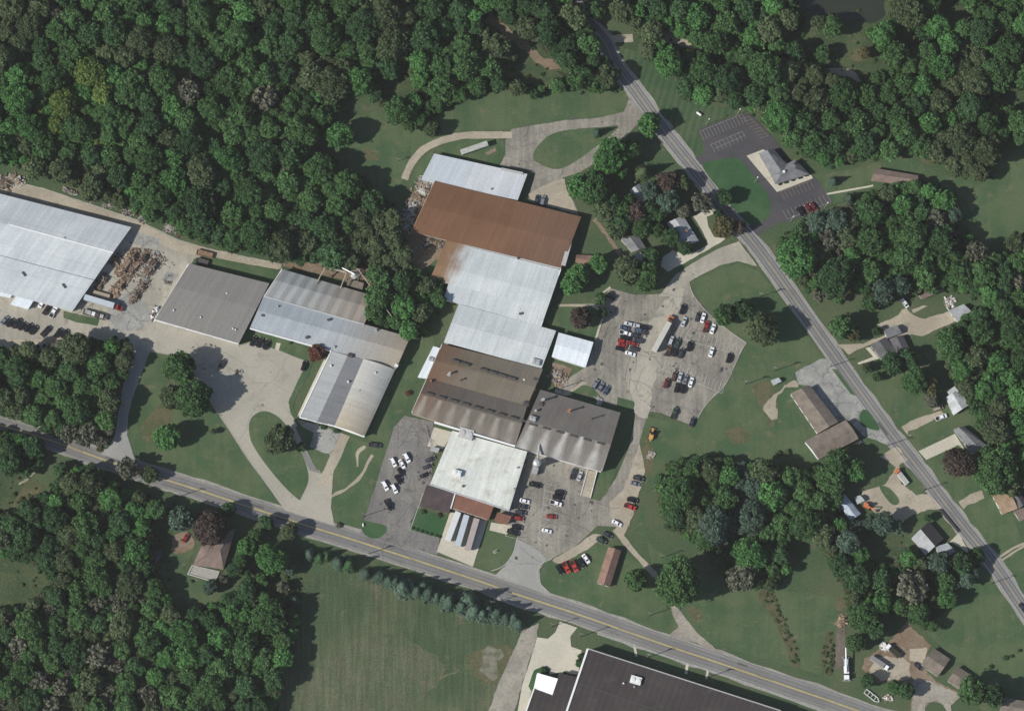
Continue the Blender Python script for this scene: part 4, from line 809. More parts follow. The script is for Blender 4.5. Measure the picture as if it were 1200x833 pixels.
gable('motel', 'brown L-shaped long building with white end walls beside the diagonal road', [(926,461),(949,451.5),(982.5,494.5),(958,508)], 'tan_shingle', W_white, axis='v', eave=3.6, rise=1.8, cat='building', ridge_t=.45,
      parts=[([(943,517),(991,492),(1006.5,514),(959.5,538.5)],'tan_shingle','u',4.2,1.8)])
gable('house', 'dark grey house with three joined roofs beside the tan gravel drive', [(1020,404.7),(1038.5,394.5),(1051.5,414),(1034,422.5)], 'dark_shingle', W_white, axis='v', parts=[([(1034.5,387),(1050.5,381),(1057,390.5),(1040,396.5)],'grey_shingle','u',2.7,1.2),([(1042,397),(1058,392.5),(1065,407),(1051,414)],'dark_shingle','v',2.6,1.3)])
gable('garage', 'detached grey-roofed garage at the end of the tan gravel drive', [(1111,364),(1129.4,356.3),(1141.6,369),(1122.2,377.5)], 'light_shingle', W_white, eave=2.6, rise=1.2, cat='garage')
gable('shed', 'brown-roofed shed among trees above the tan gravel drive', [(1074.3,343.5),(1100.8,334.3),(1108,340.4),(1080.4,350.6)], 'brown_shingle', W_tan, eave=2.3, rise=1.1, cat='shed', win=False)
gable('house', 'white-grey roofed house at the end of a short tan driveway under trees', [(1108,466),(1123,456),(1136.5,474),(1117.5,486.3)], 'white_shingle', W_white, axis='v', parts=[([(1110,459),(1118.5,452.5),(1126,462),(1114,467)],'white_shingle','u',2.6,.9)])
gable('house', 'dark grey-roofed house at the head of a jointed pale concrete drive', [(1117,503),(1129.4,499.5),(1160,524),(1140,533)], 'grey_shingle', W_white, axis='v')
gable('house', 'golden tan-roofed house half hidden at the right edge', [(1163,581),(1183,577),(1193,596),(1174,603)], 'gold_shingle', W_white, axis='u', parts=[([(1182,575),(1191,570),(1203,590),(1194,596)],'dark_shingle','v',2.6,1.2)])
gable('shed', 'little brown shed with white end beside the golden tan roof', [(1187.5,599),(1199,595),(1206,606),(1195,611)], 'brown_shingle', W_white, eave=2.2, rise=.9, cat='shed', win=False)
gable('house', 'grey and black two-tone gabled house beside the retaining wall', [(1068,630.6),(1088.5,611),(1106,631),(1084.5,650.5)], 'two_tone', W_white, axis='v', rise=1.9, parts=[([(1095.7,640.8),(1110,636.2),(1120,646.5),(1103,655.5)],'light_shingle','u',2.7,1.2)], ridge_t=.5)
gable('house', 'pale blue-white roofed house in deep tree shade beside the orange machine', [(979,585),(990,579),(1009,602),(996.7,611)], 'blue_shingle', W_white, axis='v')
gable('shed', 'tiny white-roofed shed touching the orange machine', [z24(200,405),z24(235,393),z24(262,425),z24(220,445)], 'white_shingle', W_white, eave=2.3, rise=.6, cat='shed', win=False)
gable('house', 'brown-grey gabled house with white front wall in the bottom right corner yard', [(1093.7,759),(1113.5,772),(1098.8,793),(1079,779.5)], 'tan_shingle', W_white, axis='u', rise=1.6)
gable('house', 'brown-grey gabled house touching trees, right of the brown dirt yard', [(1122.2,780.3),(1141,793.6),(1129.4,811),(1110,798)], 'tan_shingle', W_white, axis='u', rise=1.4)
gable('house', 'pale brown roof corner poking out at the bottom right edge', [(1176,817),(1204,822),(1200,842),(1170,836)], 'tan_shingle', W_tan)
gable('shed', 'small dark shed with a white front below the red car at lower left', [z15(290,275),z15(345,265),z15(340,310),z15(300,355)], 'dark_shingle', W_white, eave=2.2, rise=.8, cat='shed', win=False)
gable('utility_shed', 'small white shed on the lawn between the parking lot and the brown L-shaped building', [z23(310,125),z23(355,110),z23(372,132),z23(325,155)], 'white_shingle', W_white, eave=2.1, rise=.5, cat='shed', win=False)
# church: two crossing hipped roofs
def hip(root, quad, eave, rise, roofm, wall, inset=.32, name='roof'):
    Q = [at(*p, eave) for p in quad]; A,B,C,D = Q; rd0 = lerp(lerp(A,D,.5), lerp(B,C,.5), inset); rd1 = lerp(lerp(A,D,.5), lerp(B,C,.5), 1-inset)
    rd0 = Vector((rd0.x,rd0.y,eave+rise)); rd1 = Vector((rd1.x,rd1.y,eave+rise)); V = [A,B,C,D,rd0,rd1]+[p-Vector((0,0,.25)) for p in (A,B,C,D)]
    Fc = [(0,4,5,1),(1,5,2),(2,5,4,3),(3,4,0),(0,1,7,6),(1,2,8,7),(2,3,9,8),(3,0,6,9),(6,7,8,9)]
    L=(B-A).length; Wd=(D-A).length
    U = [[(0,0),(L*.3,Wd/2),(L*.7,Wd/2),(L,0)],[(0,0),(Wd/2,L*.3),(Wd,0)],[(0,0),(L*.3,Wd/2),(L*.7,Wd/2),(L,0)],[(0,0),(Wd/2,L*.3),(Wd,0)]]+[[(0,0),(1,0),(1,.3),(0,.3)]]*4+[[(0,0),(1,0),(1,1),(0,1)]]
    def cc(a): return a
    rr = mesh_obj(name, V, [tuple(reversed(f)) if i<4 else f for i,f in enumerate(Fc)], roofm, root, uvs=[list(reversed(u)) if i<4 else u for i,u in enumerate(U)], nuvs=U)
    eu=(B-A).normalized(); ev=(D-A).normalized(); P=[A+(eu+ev)*.5,B+(ev-eu)*.5,C-(eu+ev)*.5,D+(eu-ev)*.5]
    V=[Vector((p.x,p.y,0)) for p in P]+[Vector((p.x,p.y,eave-.27)) for p in P]
    wl = mesh_obj('wall', V, [(0,1,5,4),(1,2,6,5),(2,3,7,6),(3,0,4,7)], wall, root)
    z0=lambda p: Vector((p.x,p.y,0))
    return dict(roof=rr, wall=wl, A=z0(P[0]),B=z0(P[1]),C=z0(P[2]),D=z0(P[3]),root=root,base=0)
r = empty('restaurant', base_of((915,197)), rad(-55), 'grey hip-roofed building on a pale sidewalk amid fresh black asphalt', 'building')
S = section(r, [(921,192),(907,176),(890,178.5),(907,210)][0:0] or [(889.5,179),(895.5,175.5),(911,200.5),(903,206)], [(0,3.0),(1,4.6)], RF['grey_shingle'], W_tan, 'roof_slope') if False else None
Sg = section(r, [(889,179.5),(907,174.5),(923,193.5),(906,210)][3:]+[(889,179.5),(907,174.5),(923,193.5)], [(0,3.0),(.52,5.2),(1,3.0)], RF['grey_shingle'], W_tan, 'wing_roof')
Sh = hip(r, [(902,203),(932,186.5),(948.5,204),(908.5,216)], 3.0, 2.3, RF['grey_shingle'], W_tan, .25)
windows(Sg,'AB CD',3.5,door=''); windows(Sh,'CD DA BC',3.5,door='CD')
vent(Sh['roof'], r, z19(678,447), 5.2, 'box', .7, tall=.8, mat=W_white); vent(Sh['roof'], r, z19(740,400), 4.3,'fan',.5,mat=VDARK)
r = empty('house', base_of((250,650)), rad(-50), 'brown hip-roofed house with a grey deck beside a purple-leaved tree', 'house')
Sh = hip(r, [(236,640),(276,619),(262,667),(226,662)], 3.0, 2.6, RF['brown_shingle'], W_tan, .3)
windows(Sh,'AB CD DA BC',4,door='AB')
m = MB(); q=[at(*p,.9) for p in ((225,662.5),(257,670),(252,682.5),(219.5,673))]
V=q+[Vector((p.x,p.y,0)) for p in q]; dk = mesh_obj('deck', V, [(3,2,1,0),(0,1,5,4),(1,2,6,5),(2,3,7,6),(3,0,4,7)], paint('grey_deck',(.30,.29,.26),.8), r)
for a,b in ((0,1),(1,2),(2,3),(3,0)):
    p0=q[a];p1=q[b]; d=p1-p0; MB().box((p0+p1)/2+Vector((0,0,.75)),(d.length,.12,.2),math.atan2(d.y,d.x)).build('railing',W_white,dk,local=False,root=r)
# ------------------------------------------------------------------ vehicles
TYRE = paint('tyre_rubber', (.02,.02,.02), .9, .2, .1); CGL = paint('car_glass', (.012,.014,.018), .08, .6, .05); LAMP = paint('headlight_lens', (.7,.7,.68), .2, .5, .05)
LAMPR = paint('tail_light_lens', (.35,.02,.02), .3, .5, .05); LINER = paint('bed_liner', (.03,.03,.032), .8, .2, .2)
CARC = dict(white=(.74,.75,.76), silver=(.42,.44,.46), grey=(.16,.175,.20), black=(.012,.013,.016), dark=(.04,.045,.055), red=(.24,.025,.02), maroon=(.12,.022,.022), blue=(.06,.085,.13), green=(.04,.065,.05), brown=(.09,.05,.035), orange=(.55,.16,.07), tan=(.33,.29,.23), bright=(.42,.04,.03))
WORD = dict(white='white', silver='silver', grey='blue-grey', black='black', dark='dark charcoal', red='red', maroon='dark red', blue='dark blue', green='dark green', brown='dark brown', orange='orange', tan='tan', bright='bright red')
CM = {k: paint('car_paint_'+k, v, .25, .5, .03) for k, v in CARC.items()}
def frustum(m, x0, x1, y, z0, z1, ix0, ix1, iy):
    V = [(x0,-y,z0),(x1,-y,z0),(x1,y,z0),(x0,y,z0),(x0+ix0,-y+iy,z1),(x1-ix1,-y+iy,z1),(x1-ix1,y-iy,z1),(x0+ix0,y-iy,z1)]
    m.add(V, [(3,2,1,0),(4,5,6,7),(0,1,5,4),(1,2,6,5),(2,3,7,6),(3,0,4,7)]); return V
def quadpart(V, idx, name, root, sh=.88, off=.02):
    P = [Vector(V[i]) for i in idx]; c = sum(P, Vector())/4; n = (P[1]-P[0]).cross(P[2]-P[0]).normalized()
    if n.dot(c-Vector((c.x*.0,0,.6))) < 0: n = -n
    Q = [c+(p-c)*sh+n*off for p in P]
    return mesh_obj(name, Q+[q-n*.03 for q in Q], [(0,1,2,3),(7,6,5,4),(0,4,5,1),(1,5,6,2),(2,6,7,3),(3,7,4,0)], CGL, root, local=True)
def make_vehicle(kind):
    root = empty({'car':'parked_car','suv':'parked_suv','pickup':'pickup_truck','van':'parked_van'}[kind], (0,0,0)); m = MB()
    L, Wd, H = {'car':(4.7,1.82,1.42),'suv':(4.8,1.92,1.75),'pickup':(5.6,1.98,1.82),'van':(5.0,1.95,1.85)}[kind]
    x0, x1 = -L/2, L/2; y = Wd/2; belt = {'car':.92,'suv':1.05,'pickup':1.1,'van':1.05}[kind]
    def hull(prof):   # rounded plan: profile (x, z) swept across y, nose and tail narrowed
        n = len(prof); V = []; Fc = []
        ys = [-1, -.82, .82, 1]
        for s in ys:
            for x, z in prof:
                e = abs(s) == 1; V.append((x*(.965 if e else 1), s*y*(1 if abs(x) < L*.42 else .90), z-(.07 if e and z > .5 else 0)))
        for k in range(3):
            for i in range(n): j = (i+1) % n; Fc.append((k*n+i, k*n+j, (k+1)*n+j, (k+1)*n+i))
        Fc += [tuple(range(n))[::-1], tuple(range(3*n, 4*n))]; m.add(V, Fc)
    if kind == 'car':
        hull([(x0,.3),(x0,.72),(x0+.12,.9),(x0+.8,.95),(x0+1.2,belt),(x1-1.25,belt),(x1-.35,.76),(x1,.6),(x1,.3)]); G = frustum(m, x0+.7, x1-1.1, y*.93, belt-.02, H, .62, .75, .2)
    elif kind == 'suv':
        hull([(x0,.35),(x0,.9),(x0+.05,belt),(x1-1.1,belt),(x1-.2,.95),(x1,.75),(x1,.35)]); G = frustum(m, x0+.08, x1-1.05, y*.95, belt-.02, H, .38, .62, .2)
    elif kind == 'van':
        hull([(x0,.3),(x0,.95),(x0+.03,belt),(x1-.9,belt),(x1-.15,.85),(x1,.65),(x1,.3)]); G = frustum(m, x0+.05, x1-.7, y*.95, belt-.02, H, .22, .85, .18)
    else:
        hull([(x0,.45),(x0,.7),(x0+1.9,.7),(x0+2.0,belt),(x1-1.15,belt),(x1-.2,1.0),(x1,.85),(x1,.42)])
        for s in (-1,1): m.box((x0+.95, s*(y-.07), .92), (1.9,.13,.46))
        m.box((x0+.05, 0, .92), (.1, Wd*.9, .46)); G = frustum(m, x0+2.0, x1-1.2, y*.93, belt-.02, H, .2, .7, .18)
    b = m.build('body', CM['white'], root)
    quadpart(G, (1,2,6,5), 'windshield', root); quadpart(G, (3,0,4,7), 'rear_window', root)
    quadpart(G, (0,1,5,4), 'side_window', root, .8); quadpart(G, (2,3,7,6), 'side_window', root, .8)
    if kind == 'pickup': MB().box((x0+1.0,0,.74),(1.8,Wd*.84,.06)).build('truck_bed', LINER, root)
    for sx in (x0+L*.19, x1-L*.19):
        for s in (-1,1): MB().cyl((sx,s*(y-.22),.34),(sx,s*(y+.01),.34),.34,n=12).build('wheel', TYRE, root)
    for s in (-1,1):
        MB().box((x1-.06,s*y*.62,.66 if kind=='car' else .82),(.12,.38,.16)).build('headlight', LAMP, root)
        MB().box((x0+.03,s*y*.68,.74 if kind=='car' else .85),(.1,.3,.18)).build('tail_light', LAMPR, root)
    MB().box((x1-.02,0,.42),(.12,Wd*.82,.16)).build('bumper', TYRE if kind!='car' else CM['white'], root)
    return root
PROTO = {}
def copy_thing(src, mat=None, matparts=('body',)):
    c = src.copy(); COL.objects.link(c)
    for ch in src.children:
        d = ch.copy(); COL.objects.link(d); d.parent = c
        if mat and ch.name.split('.')[0] in matparts:
            d.material_slots[0].link = 'OBJECT'; d.material_slots[0].material = mat
        for g2 in ch.children:
            e = g2.copy(); COL.objects.link(e); e.parent = d
    return c
USED = {}
for kd in ('car','suv','pickup','van'): PROTO[kd] = make_vehicle(kd); USED[kd] = False
bpy.context.view_layer.update()
KW = dict(car='car', suv='SUV', pickup='pickup truck', van='van')
def vehicle(kd, col, px, ang, label, group):
    t = copy_thing(PROTO[kd], CM[col]) if (USED[kd] or True) else PROTO[kd]
    p = at(px[0], px[1], .8); t.location = (p.x, p.y, .22); t.rotation_euler = (0,0,rad(ang+R.uniform(-2,2)))
    s = R.uniform(.96,1.04); t.scale = (s*1.02,s*1.04,s)
    tag(t, label, {'suv':'car','car':'car','pickup':'pickup truck','van':'van'}[kd], group); return t
ORD = ['first','second','third','fourth','fifth','sixth','seventh','eighth','ninth','tenth','eleventh','twelfth']
def row(items, where, direction, group):
    """items: (kind, colour, px, angle)"""
    n = len(items)
    for i, (kd, col, px, ang) in enumerate(items):
        o = f'{ORD[i]} from the {direction}' if n > 1 else 'alone'
        vehicle(kd, col, px, ang, f'{WORD[col]} {KW[kd]}, {o} {where}' if n > 1 else f'{WORD[col]} {KW[kd]} {where}', group)
G1='vehicles parked in the big lot around the semi trailer'
row([('car','silver',z8(430,293),165),('car','blue',z8(400,315),165),('pickup','white',z8(405,345),-15),('suv','black',z8(405,370),165),('suv','red',z8(390,392),-15),('car','red',z8(388,413),165),('car','black',z8(378,435),-15)], 'in left half of the double row', 'top', G1)
row([('car','silver',z8(480,304),-15),('suv','black',z8(515,312),165),('suv','blue',z8(488,331),-15),('car','dark',z8(505,340),165),('car','dark',z8(470,360),-15),('suv','dark',z8(478,387),165),('car','red',z8(452,405),-15),('car','dark',z8(455,435),165),('car','white',z8(435,463),-15)], 'in right half of the double row', 'top', G1)
row([('car','black',z8(325,137),-35)], 'alone at the upper left corner of the gravel lot', '', G1)
row([('suv','black',z8(733,207),72)], 'nearest the gravel drive above the semi trailer', '', G1); row([('car','silver',z8(742,280),72)], 'just right of the orange semi cab', '', G1)
row([('car','dark',z8(822,250),72),('car','white',z8(852,257),72),('pickup','red',z8(870,308),72),('car','white',z8(908,320),72)], 'along the upper right lot edge', 'left', G1)
row([('suv','silver',z8(667,388),72),('car','green',z8(706,400),72),('suv','black',z8(772,420),72)], 'in upper line below the silver car', 'left', G1)
row([('pickup','brown',z8(655,445),72),('car','black',z8(690,452),72),('suv','dark',z8(723,460),72)], 'in lower line right of the white trailer', 'left', G1)
row([('car','white',z8(900,453),72)], 'standing by itself between empty stalls', '', G1); row([('suv','black',z8(1000,487),72)], 'by itself at the far right of the lot', '', G1)
row([('suv','brown',z8(686,592),72),('car','silver',z8(719,597),72),('car','grey',z8(751,610),72),('car','white',z8(783,627),72)], 'in upper line of the lower lot cluster', 'left', G1)
row([('suv','maroon',z8(640,632),72),('suv','black',z8(702,657),72),('suv','black',z8(738,663),72)], 'in lower line of the lower lot cluster', 'left', G1)
row([('suv','grey',z8(233,638),62),('car','grey',z8(264,654),62),('car','blue',z8(297,672),62)], 'beside the small white annex lawn', 'left', G1)
row([('pickup','green',z10(1030,265),72),('car','dark',z10(1132,315),72)], 'at the bottom edge of the big lot', 'left', G1)
G2='vehicles on the tan dirt strip beside the drive'
row([('suv','dark',z10(823,640),-15),('car','grey',z10(805,670),-15),('suv','black',z10(787,765),-15),('pickup','bright',z10(775,803),-20),('car','white',z13(700,358),-28)], 'down the tan dirt strip', 'top', G2)
row([('car','dark',z13(647,425),-28),('suv','green',z13(610,458),-28)], 'above the brown gabled office', 'right', G2)
row([('suv','black',z13(370,625),-60),('pickup','bright',z13(410,613),-60),('pickup','bright',z13(455,605),-60),('suv','black',z13(497,587),-60),('car','white',z13(523,562),-55)], 'on grass near the road entrance', 'left', G2)
G3='vehicles parked in the lot below the streaked grey roof'
row([('pickup','dark',z10(450,612),70),('car','silver',z10(487,627),70)], 'beside the tan ramp', 'left', G3)
row([('suv','black',z10(373,722),-12),('suv','black',z10(361,748),-12),('pickup','white',z10(350,783),-14)], 'in the middle trio of the paved lot', 'top', G3)
row([('pickup','black',z10(230,678),-12),('car','white',z10(170,770),-12),('car','dark',z10(165,803),-12),('suv','dark',z13(147,298),-10),('suv','red',z13(135,331),-8),('suv','black',z13(126,382),-15),('pickup','black',z13(103,412),-18)], 'along the white roofed building side', 'top', G3)
row([('car','red',z13(325,320),-12)], 'alone in the middle of the paved lot', '', G3); row([('car','white',z13(298,402),-12)], 'lowest in the paved lot near its exit', '', G3)
G4='cars standing in the dark gravel lot left of the white roof'
row([('suv','white',z11(375,130),-60),('suv','white',z11(298,155),-62),('car','white',z11(348,165),-60)], 'in upper group of the dark gravel lot', 'top', G4)
row([('car','black',z11(340,212),-58),('suv','black',z11(326,255),-60)], 'between the two white groups', 'top', G4)
row([('suv','white',z11(250,290),-62),('suv','white',z11(303,307),-60)], 'in lower pair of the dark gravel lot', 'left', G4)
row([('pickup','black',z11(270,400),-62)], 'lowest in the dark gravel lot beside the green island', '', G4)
row([('car','dark',z11(510,138),22),('car','dark',z11(495,180),22),('car','black',z11(478,228),24)], 'against the left wall of the white roof', 'top', G4)
row([('pickup','dark',z11(193,57),-10)], 'on grass beside the dirt track under the wing', '', G4)
G5='vehicles at the left yard'
row([('car','grey',z2(25,172),50),('suv','black',z2(57,186),50),('pickup','black',z2(95,190),50),('car','black',z2(125,205),50),('suv','black',z2(160,214),50),('suv','black',z2(190,228),50),('pickup','black',z2(262,235),50),('suv','black',z2(332,245),55),('suv','black',z2(370,250),55)], 'in the row below the pale warehouse', 'left', G5)
row([('pickup','black',z2(202,343),55),('suv','black',z2(275,350),55),('car','white',z2(352,345),60)], 'at the shaded tree edge of the yard', 'left', G5)
row([('car','white',z2(240,75),60),('pickup','black',z2(270,110),60),('pickup','white',z2(306,125),60)], 'under the warehouse wall by the canopy', 'left', G5)
G6='vehicles beside the plaza'
row([('suv','black',z3(570,587),68),('suv','black',z3(608,595),68),('suv','black',z3(646,607),68)], 'at the head of the plaza', 'left', G6)
row([('suv','black',z3(862,728),72)], 'at the right edge of the plaza by the lawn', '', G6); row([('car','dark',z3(394,717),60)], 'half in tree shade on the plaza', '', G6)
G7='cars beside houses and roads'
row([('car','dark',z6(780,362),75),('suv','grey',z6(812,368),75)], 'above the rust-brown roof', 'left', G7)
row([('suv','black',z19(775,678),-50),('car','maroon',z19(820,657),-50),('car','maroon',z19(850,648),-50)], 'on the fresh asphalt', 'left', G7)
row([('van','white',z22(490,172),-55)], 'at the end of the upper tan gravel drive', '', G7); row([('pickup','white',z22(700,828),22)], 'parked in front of the white-grey roofed house', '', G7)
row([('van','tan',(1099,478.5),22)], 'behind the white pickup at the house driveway', '', G7)
row([('car','red',z15(478,198),62)], 'on the dirt pad beside the purple-leaved tree', '', G7); row([('car','dark',z25(568,578),-40)], 'beside the white-fronted gabled house', '', G7)
row([('car','dark',(1198,712),-50)], 'driving on the diagonal road at the right edge', '', G7); row([('suv','maroon',(1011,480),40)][0:0] or [('car','dark',z7(1120,-0) if False else z8(265,-0) if False else (1003.5,515),-40)], 'at the front corner of the brown L-shaped building', '', G7)
for k_ in PROTO:
    pr = PROTO[k_]
    for ch in list(pr.children): bpy.data.objects.remove(ch)
    bpy.data.objects.remove(pr)
# ---- bigger machines
def trailer_body(root, L, Wd, H, mat, wheels=True, roofm=None, rear_gear=True):
    m = MB(); m.box((0,0,1.15+H/2),(L,Wd,H)); b = m.build('cargo_box', mat, root)
    MB().box((0,0,1.15+H+.03),(L-.25,Wd-.25,.08)).build('roof_panel', roofm or mat, root)
    if wheels:
        for x in (-L/2+1.2, -L/2+2.5):
            for s in (-1,1): MB().cyl((x,s*(Wd/2-.55),.5),(x,s*(Wd/2),.5),.5,n=12).build('wheel', TYRE, root)
        for s in (-1,1): MB().box((L/2-2.6,s*.8,.6),(.2,.2,1.2)).build('landing_leg', VENT, root)
    return b
def cab(root, x, mat, Wd=2.4, sleeper=True, name='cab'):
    m = MB(); m.prism([(x,.9),(x,3.0 if sleeper else 2.6),(x+1.3,3.0 if sleeper else 2.6),(x+2.0,2.0),(x+3.6,1.8),(x+3.75,.9)], -Wd/2, Wd/2)
    c = m.build(name, mat, root); MB().box((x+1.70,0,2.5 if sleeper else 2.3),(.08,Wd*.86,.75),0,rad(45)).build('windshield', CGL, c, local=True)
    m = MB(); m.box((x-1.2,0,.9),(3.2,1.0,.3)); m.build('chassis', LINER, root)
    for xx in (x+2.9, x-1.0, x-2.2):
        for s in (-1,1): MB().cyl((xx,s*(Wd/2-.35),.5),(xx,s*(Wd/2+.02),.5),.5,n=12).build('wheel', TYRE, root)
    return c
def place(name, px, ang, label, cat, z=.22, group=None):
    p = at(px[0],px[1],1.5); return empty(name,(p.x,p.y,z),rad(ang),label,cat,group)
TRW = paint('trailer_white',(.55,.56,.55),.5,.3,.06); TRS = paint('trailer_silver',(.42,.46,.49),.4,.4,.06); TRT = paint('trailer_tan',(.34,.29,.27),.5,.3,.08); TRG = paint('trailer_old',(.36,.36,.33),.6,.3,.2)
r = place('semi_trailer', z8(612,368), 62, 'long cream-white semi trailer parked behind the orange cab in the lot','trailer'); trailer_body(r,15.6,2.6,2.9,paint('trailer_cream',(.44,.43,.385),.5,.3,.05))
r = place('tractor_unit', z8(657,280), 62, 'orange semi tractor cab at the upper end of the cream-white trailer','truck'); cab(r,-.6,paint('cab_orange',(.42,.15,.06),.4,.4,.05))
for a,b,mt,lb in ((z11(672,440),z11(611,603),TRW,'white semi trailer at the dock, leftmost of the three trailers'),(z11(720,458),z11(668,635),TRS,'silver-blue semi trailer at the dock, middle of the three trailers'),(z11(778,478),z11(727,655),TRT,'pinkish-tan semi trailer at the dock, rightmost of the three trailers')):
    pa=at(*a,4); pb=at(*b,4); L=(pa-pb).length; c=(pa+pb)/2; r = empty('semi_trailer',(c.x,c.y,.2),math.atan2((pa-pb).y,(pa-pb).x),lb,'trailer','semi trailers backed up to the docks'); trailer_body(r,L,2.75,2.9,mt)
r = place('semi_trailer', z6(420,68), 20, 'old grey-white semi trailer on the grass above the pale blue roof','trailer'); trailer_body(r,13.2,2.5,2.4,TRG)
r = place('semi_trailer', z2(568,68), -16, 'silver-blue semi trailer coupled behind the dark red cab in the yard','trailer'); trailer_body(r,14.5,2.6,2.8,TRS)
r = place('tractor_unit', z2(670,98), -16, 'dark red semi tractor cab in the yard between both warehouses','truck'); cab(r,-.8,paint('cab_red',(.24,.035,.03),.4,.4,.05))
def flatbed(r, L, mat, load):
    MB().box((0,0,1.05),(L,2.4,.22)).build('bed', mat, r)
    for x in (-L/2+1.2,-L/2+2.3):
        for s in (-1,1): MB().cyl((x,s*.8,.5),(x,s*1.2,.5),.48,n=12).build('wheel', TYRE, r)
    for s in (-1,1): MB().box((0,s*1.25,1.35),(L,.12,.5)).build('side_rail', load, r)
    for x in (-L/2,L/2): MB().box((x,0,1.35),(.12,2.4,.5)).build('end_rail', load, r)
BR = paint('rusty_brown_steel',(.20,.13,.08),.9,.2,.3)
r = place('flatbed_trailer', z2(578,26), -15, 'brown open flatbed wagon left of the scrap wood stacks','trailer'); flatbed(r,8.5,M_tan,BR)
r = place('flatbed_trailer', z2(545,140), -16, 'flatbed trailer loaded with dark machinery beside the green grass strip','trailer'); flatbed(r,11,M_conc2,VDARK); 
for dx,s,mt in ((-2.8,1.4,VENT),(-.8,1.2,W_white),(1.2,1.6,VDARK),(3.2,1.3,TRG)): MB().box((dx,0,1.7),(1.6,1.8,s)).build('machine_load', mt, r)
r = place('flatbed_trailer', z3(293,85), -14, 'brown empty flatbed trailer at the end of the gravel track','trailer'); flatbed(r,7.6,BR,BR)
r = place('flatbed_trailer', z3(280,130), -14, 'short dark flatbed trailer touching the grey warehouse top edge','trailer'); flatbed(r,5.5,VDARK,VDARK)
# loader, excavators, crane truck, dump trucks, boat
def tracks(r, L=3.4, w=2.4, mat=TYRE):
    for s in (-1,1): MB().prism([(-L/2,.15),(-L/2+.3,0),(L/2-.3,0),(L/2,.15),(L/2,.6),(L/2-.3,.75),(-L/2+.3,.75),(-L/2,.6)], s*w/2-.25, s*w/2+.25).build('track', mat, r)
YEL = paint('machine_yellow',(.50,.27,.08),.6,.3,.15); ORA = paint('machine_orange',(.48,.15,.06),.6,.3,.15)
r = place('wheel_loader', z10(900,388), 75, 'orange-yellow loader standing alone on the green lawn','loader')
MB().box((-.9,0,1.3),(2.6,2.0,1.1)).build('engine_body',YEL,r); MB().box((.4,0,2.1),(1.3,1.4,1.6),taper=.85).build('cab',CGL,r); MB().box((2.0,0,.9),(2.2,.9,.4)).build('loader_arm',YEL,r); MB().prism([(3.0,.1),(3.9,.1),(3.2,1.0),(3.0,1.1)],-1.3,1.3).build('bucket',BR,r); MB().box((-2.6,0,1.2),(1.2,.6,.5)).build('backhoe_arm',YEL,r)
for x in (-1.2,1.3):
    for s in (-1,1): MB().cyl((x,s*.85,.65),(x,s*1.3,.65),.65,n=14).build('wheel',TYRE,r)
r = place('excavator', z24(278,455), -25, 'rusty orange excavator beside the pale blue roof','excavator'); tracks(r); MB().box((-.3,0,1.5),(3.2,2.3,1.2),taper=.9).build('engine_body',ORA,r); MB().box((.6,.6,2.4),(1.3,1.0,1.2),taper=.85).build('cab',CGL,r)
m=MB(); m.cyl((1.0,-.3,1.6),(3.4,-.3,3.4),.25,n=6); m.cyl((3.4,-.3,3.4),(4.6,-.3,1.2),.2,n=6); m.build('boom',ORA,r); MB().box((4.6,-.3,.8),(.9,1.0,.8)).build('bucket',BR,r)
def truck(r, cabm, boxm, L=7.0, boxh=1.6, cabx=None, open_bed=False, liner=None):
    MB().box((0,0,.85),(L,1.0,.3)).build('chassis',LINER,r); MB().box((L/2-.9,0,1.7),(1.8,2.3,1.8),taper=.88).build('cab',cabm,r); MB().box((L/2-.25,0,2.1),(.1,1.9,.7),0,rad(-12)).build('windshield',CGL,r)
    MB().box((-1.1,0,1.1+boxh/2),(L-2.3,2.4,boxh)).build('dump_box',boxm,r); MB().box((-1.1,0,1.1+boxh+.03),(L-2.7,2.0,.06)).build('load',liner or boxm,r)
    for x in (L/2-1.0,-L/2+1.0,-L/2+2.2):
        for s in (-1,1): MB().cyl((x,s*.8,.5),(x,s*1.2,.5),.5,n=12).build('wheel',TYRE,r)
r = place('dump_truck', z24(473,288), 128, 'orange-cab flatbed truck with a white rear deck by the diagonal road','truck'); truck(r,ORA,W_white,8.6,.7,liner=TRG)
r = place('dump_truck', z25(345,560), -32, 'white-cab truck with a long grey box in the brown dirt yard','truck'); truck(r,CM['white'],VENT,9.6,1.5,liner=paint('dull_grey_load',(.20,.20,.185),.9))
r = place('dump_truck', z25(425,490), -42, 'white-cab truck with an open dark bed under the tree edge','truck'); truck(r,CM['white'],VDARK,8.0,1.0,liner=M_floor)
r.rotation_euler = (0,0,rad(138))
r = place('crane_truck', z25(155,590), 92, 'long white crane truck with its boom pointing up the dirt strip','crane truck')
MB().box((0,0,.9),(11,1.6,.5)).build('chassis',LINER,r); MB().box((-4.2,0,1.7),(2.2,2.4,1.8),taper=.9).build('cab',CM['white'],r); MB().box((-3.1,0,2.2),(.1,1.9,.7)).build('windshield',CGL,r); MB().box((-.6,0,1.7),(3.6,2.3,1.1)).build('turret',CM['white'],r); MB().box((2.8,0,1.4),(3.4,2.1,.6)).build('deck',CM['silver'],r); MB().cyl((-2,.2,2.8),(9.5,0,3.4),.45,.3,n=6).build('boom',CM['white'],r)
for x in (-4.4,-1.6,1.6,3.2):
    for s in (-1,1): MB().cyl((x,s*.9,.5),(x,s*1.25,.5),.5,n=12).build('wheel',TYRE,r)
for x in (-5.6,5.2): MB().box((x,0,.5),(.4,3.6,.3)).build('outrigger',VENT,r)
r = place('boat_trailer', z25(300,745), -38, 'empty white frame trailer on the grass beside the lower road','trailer')
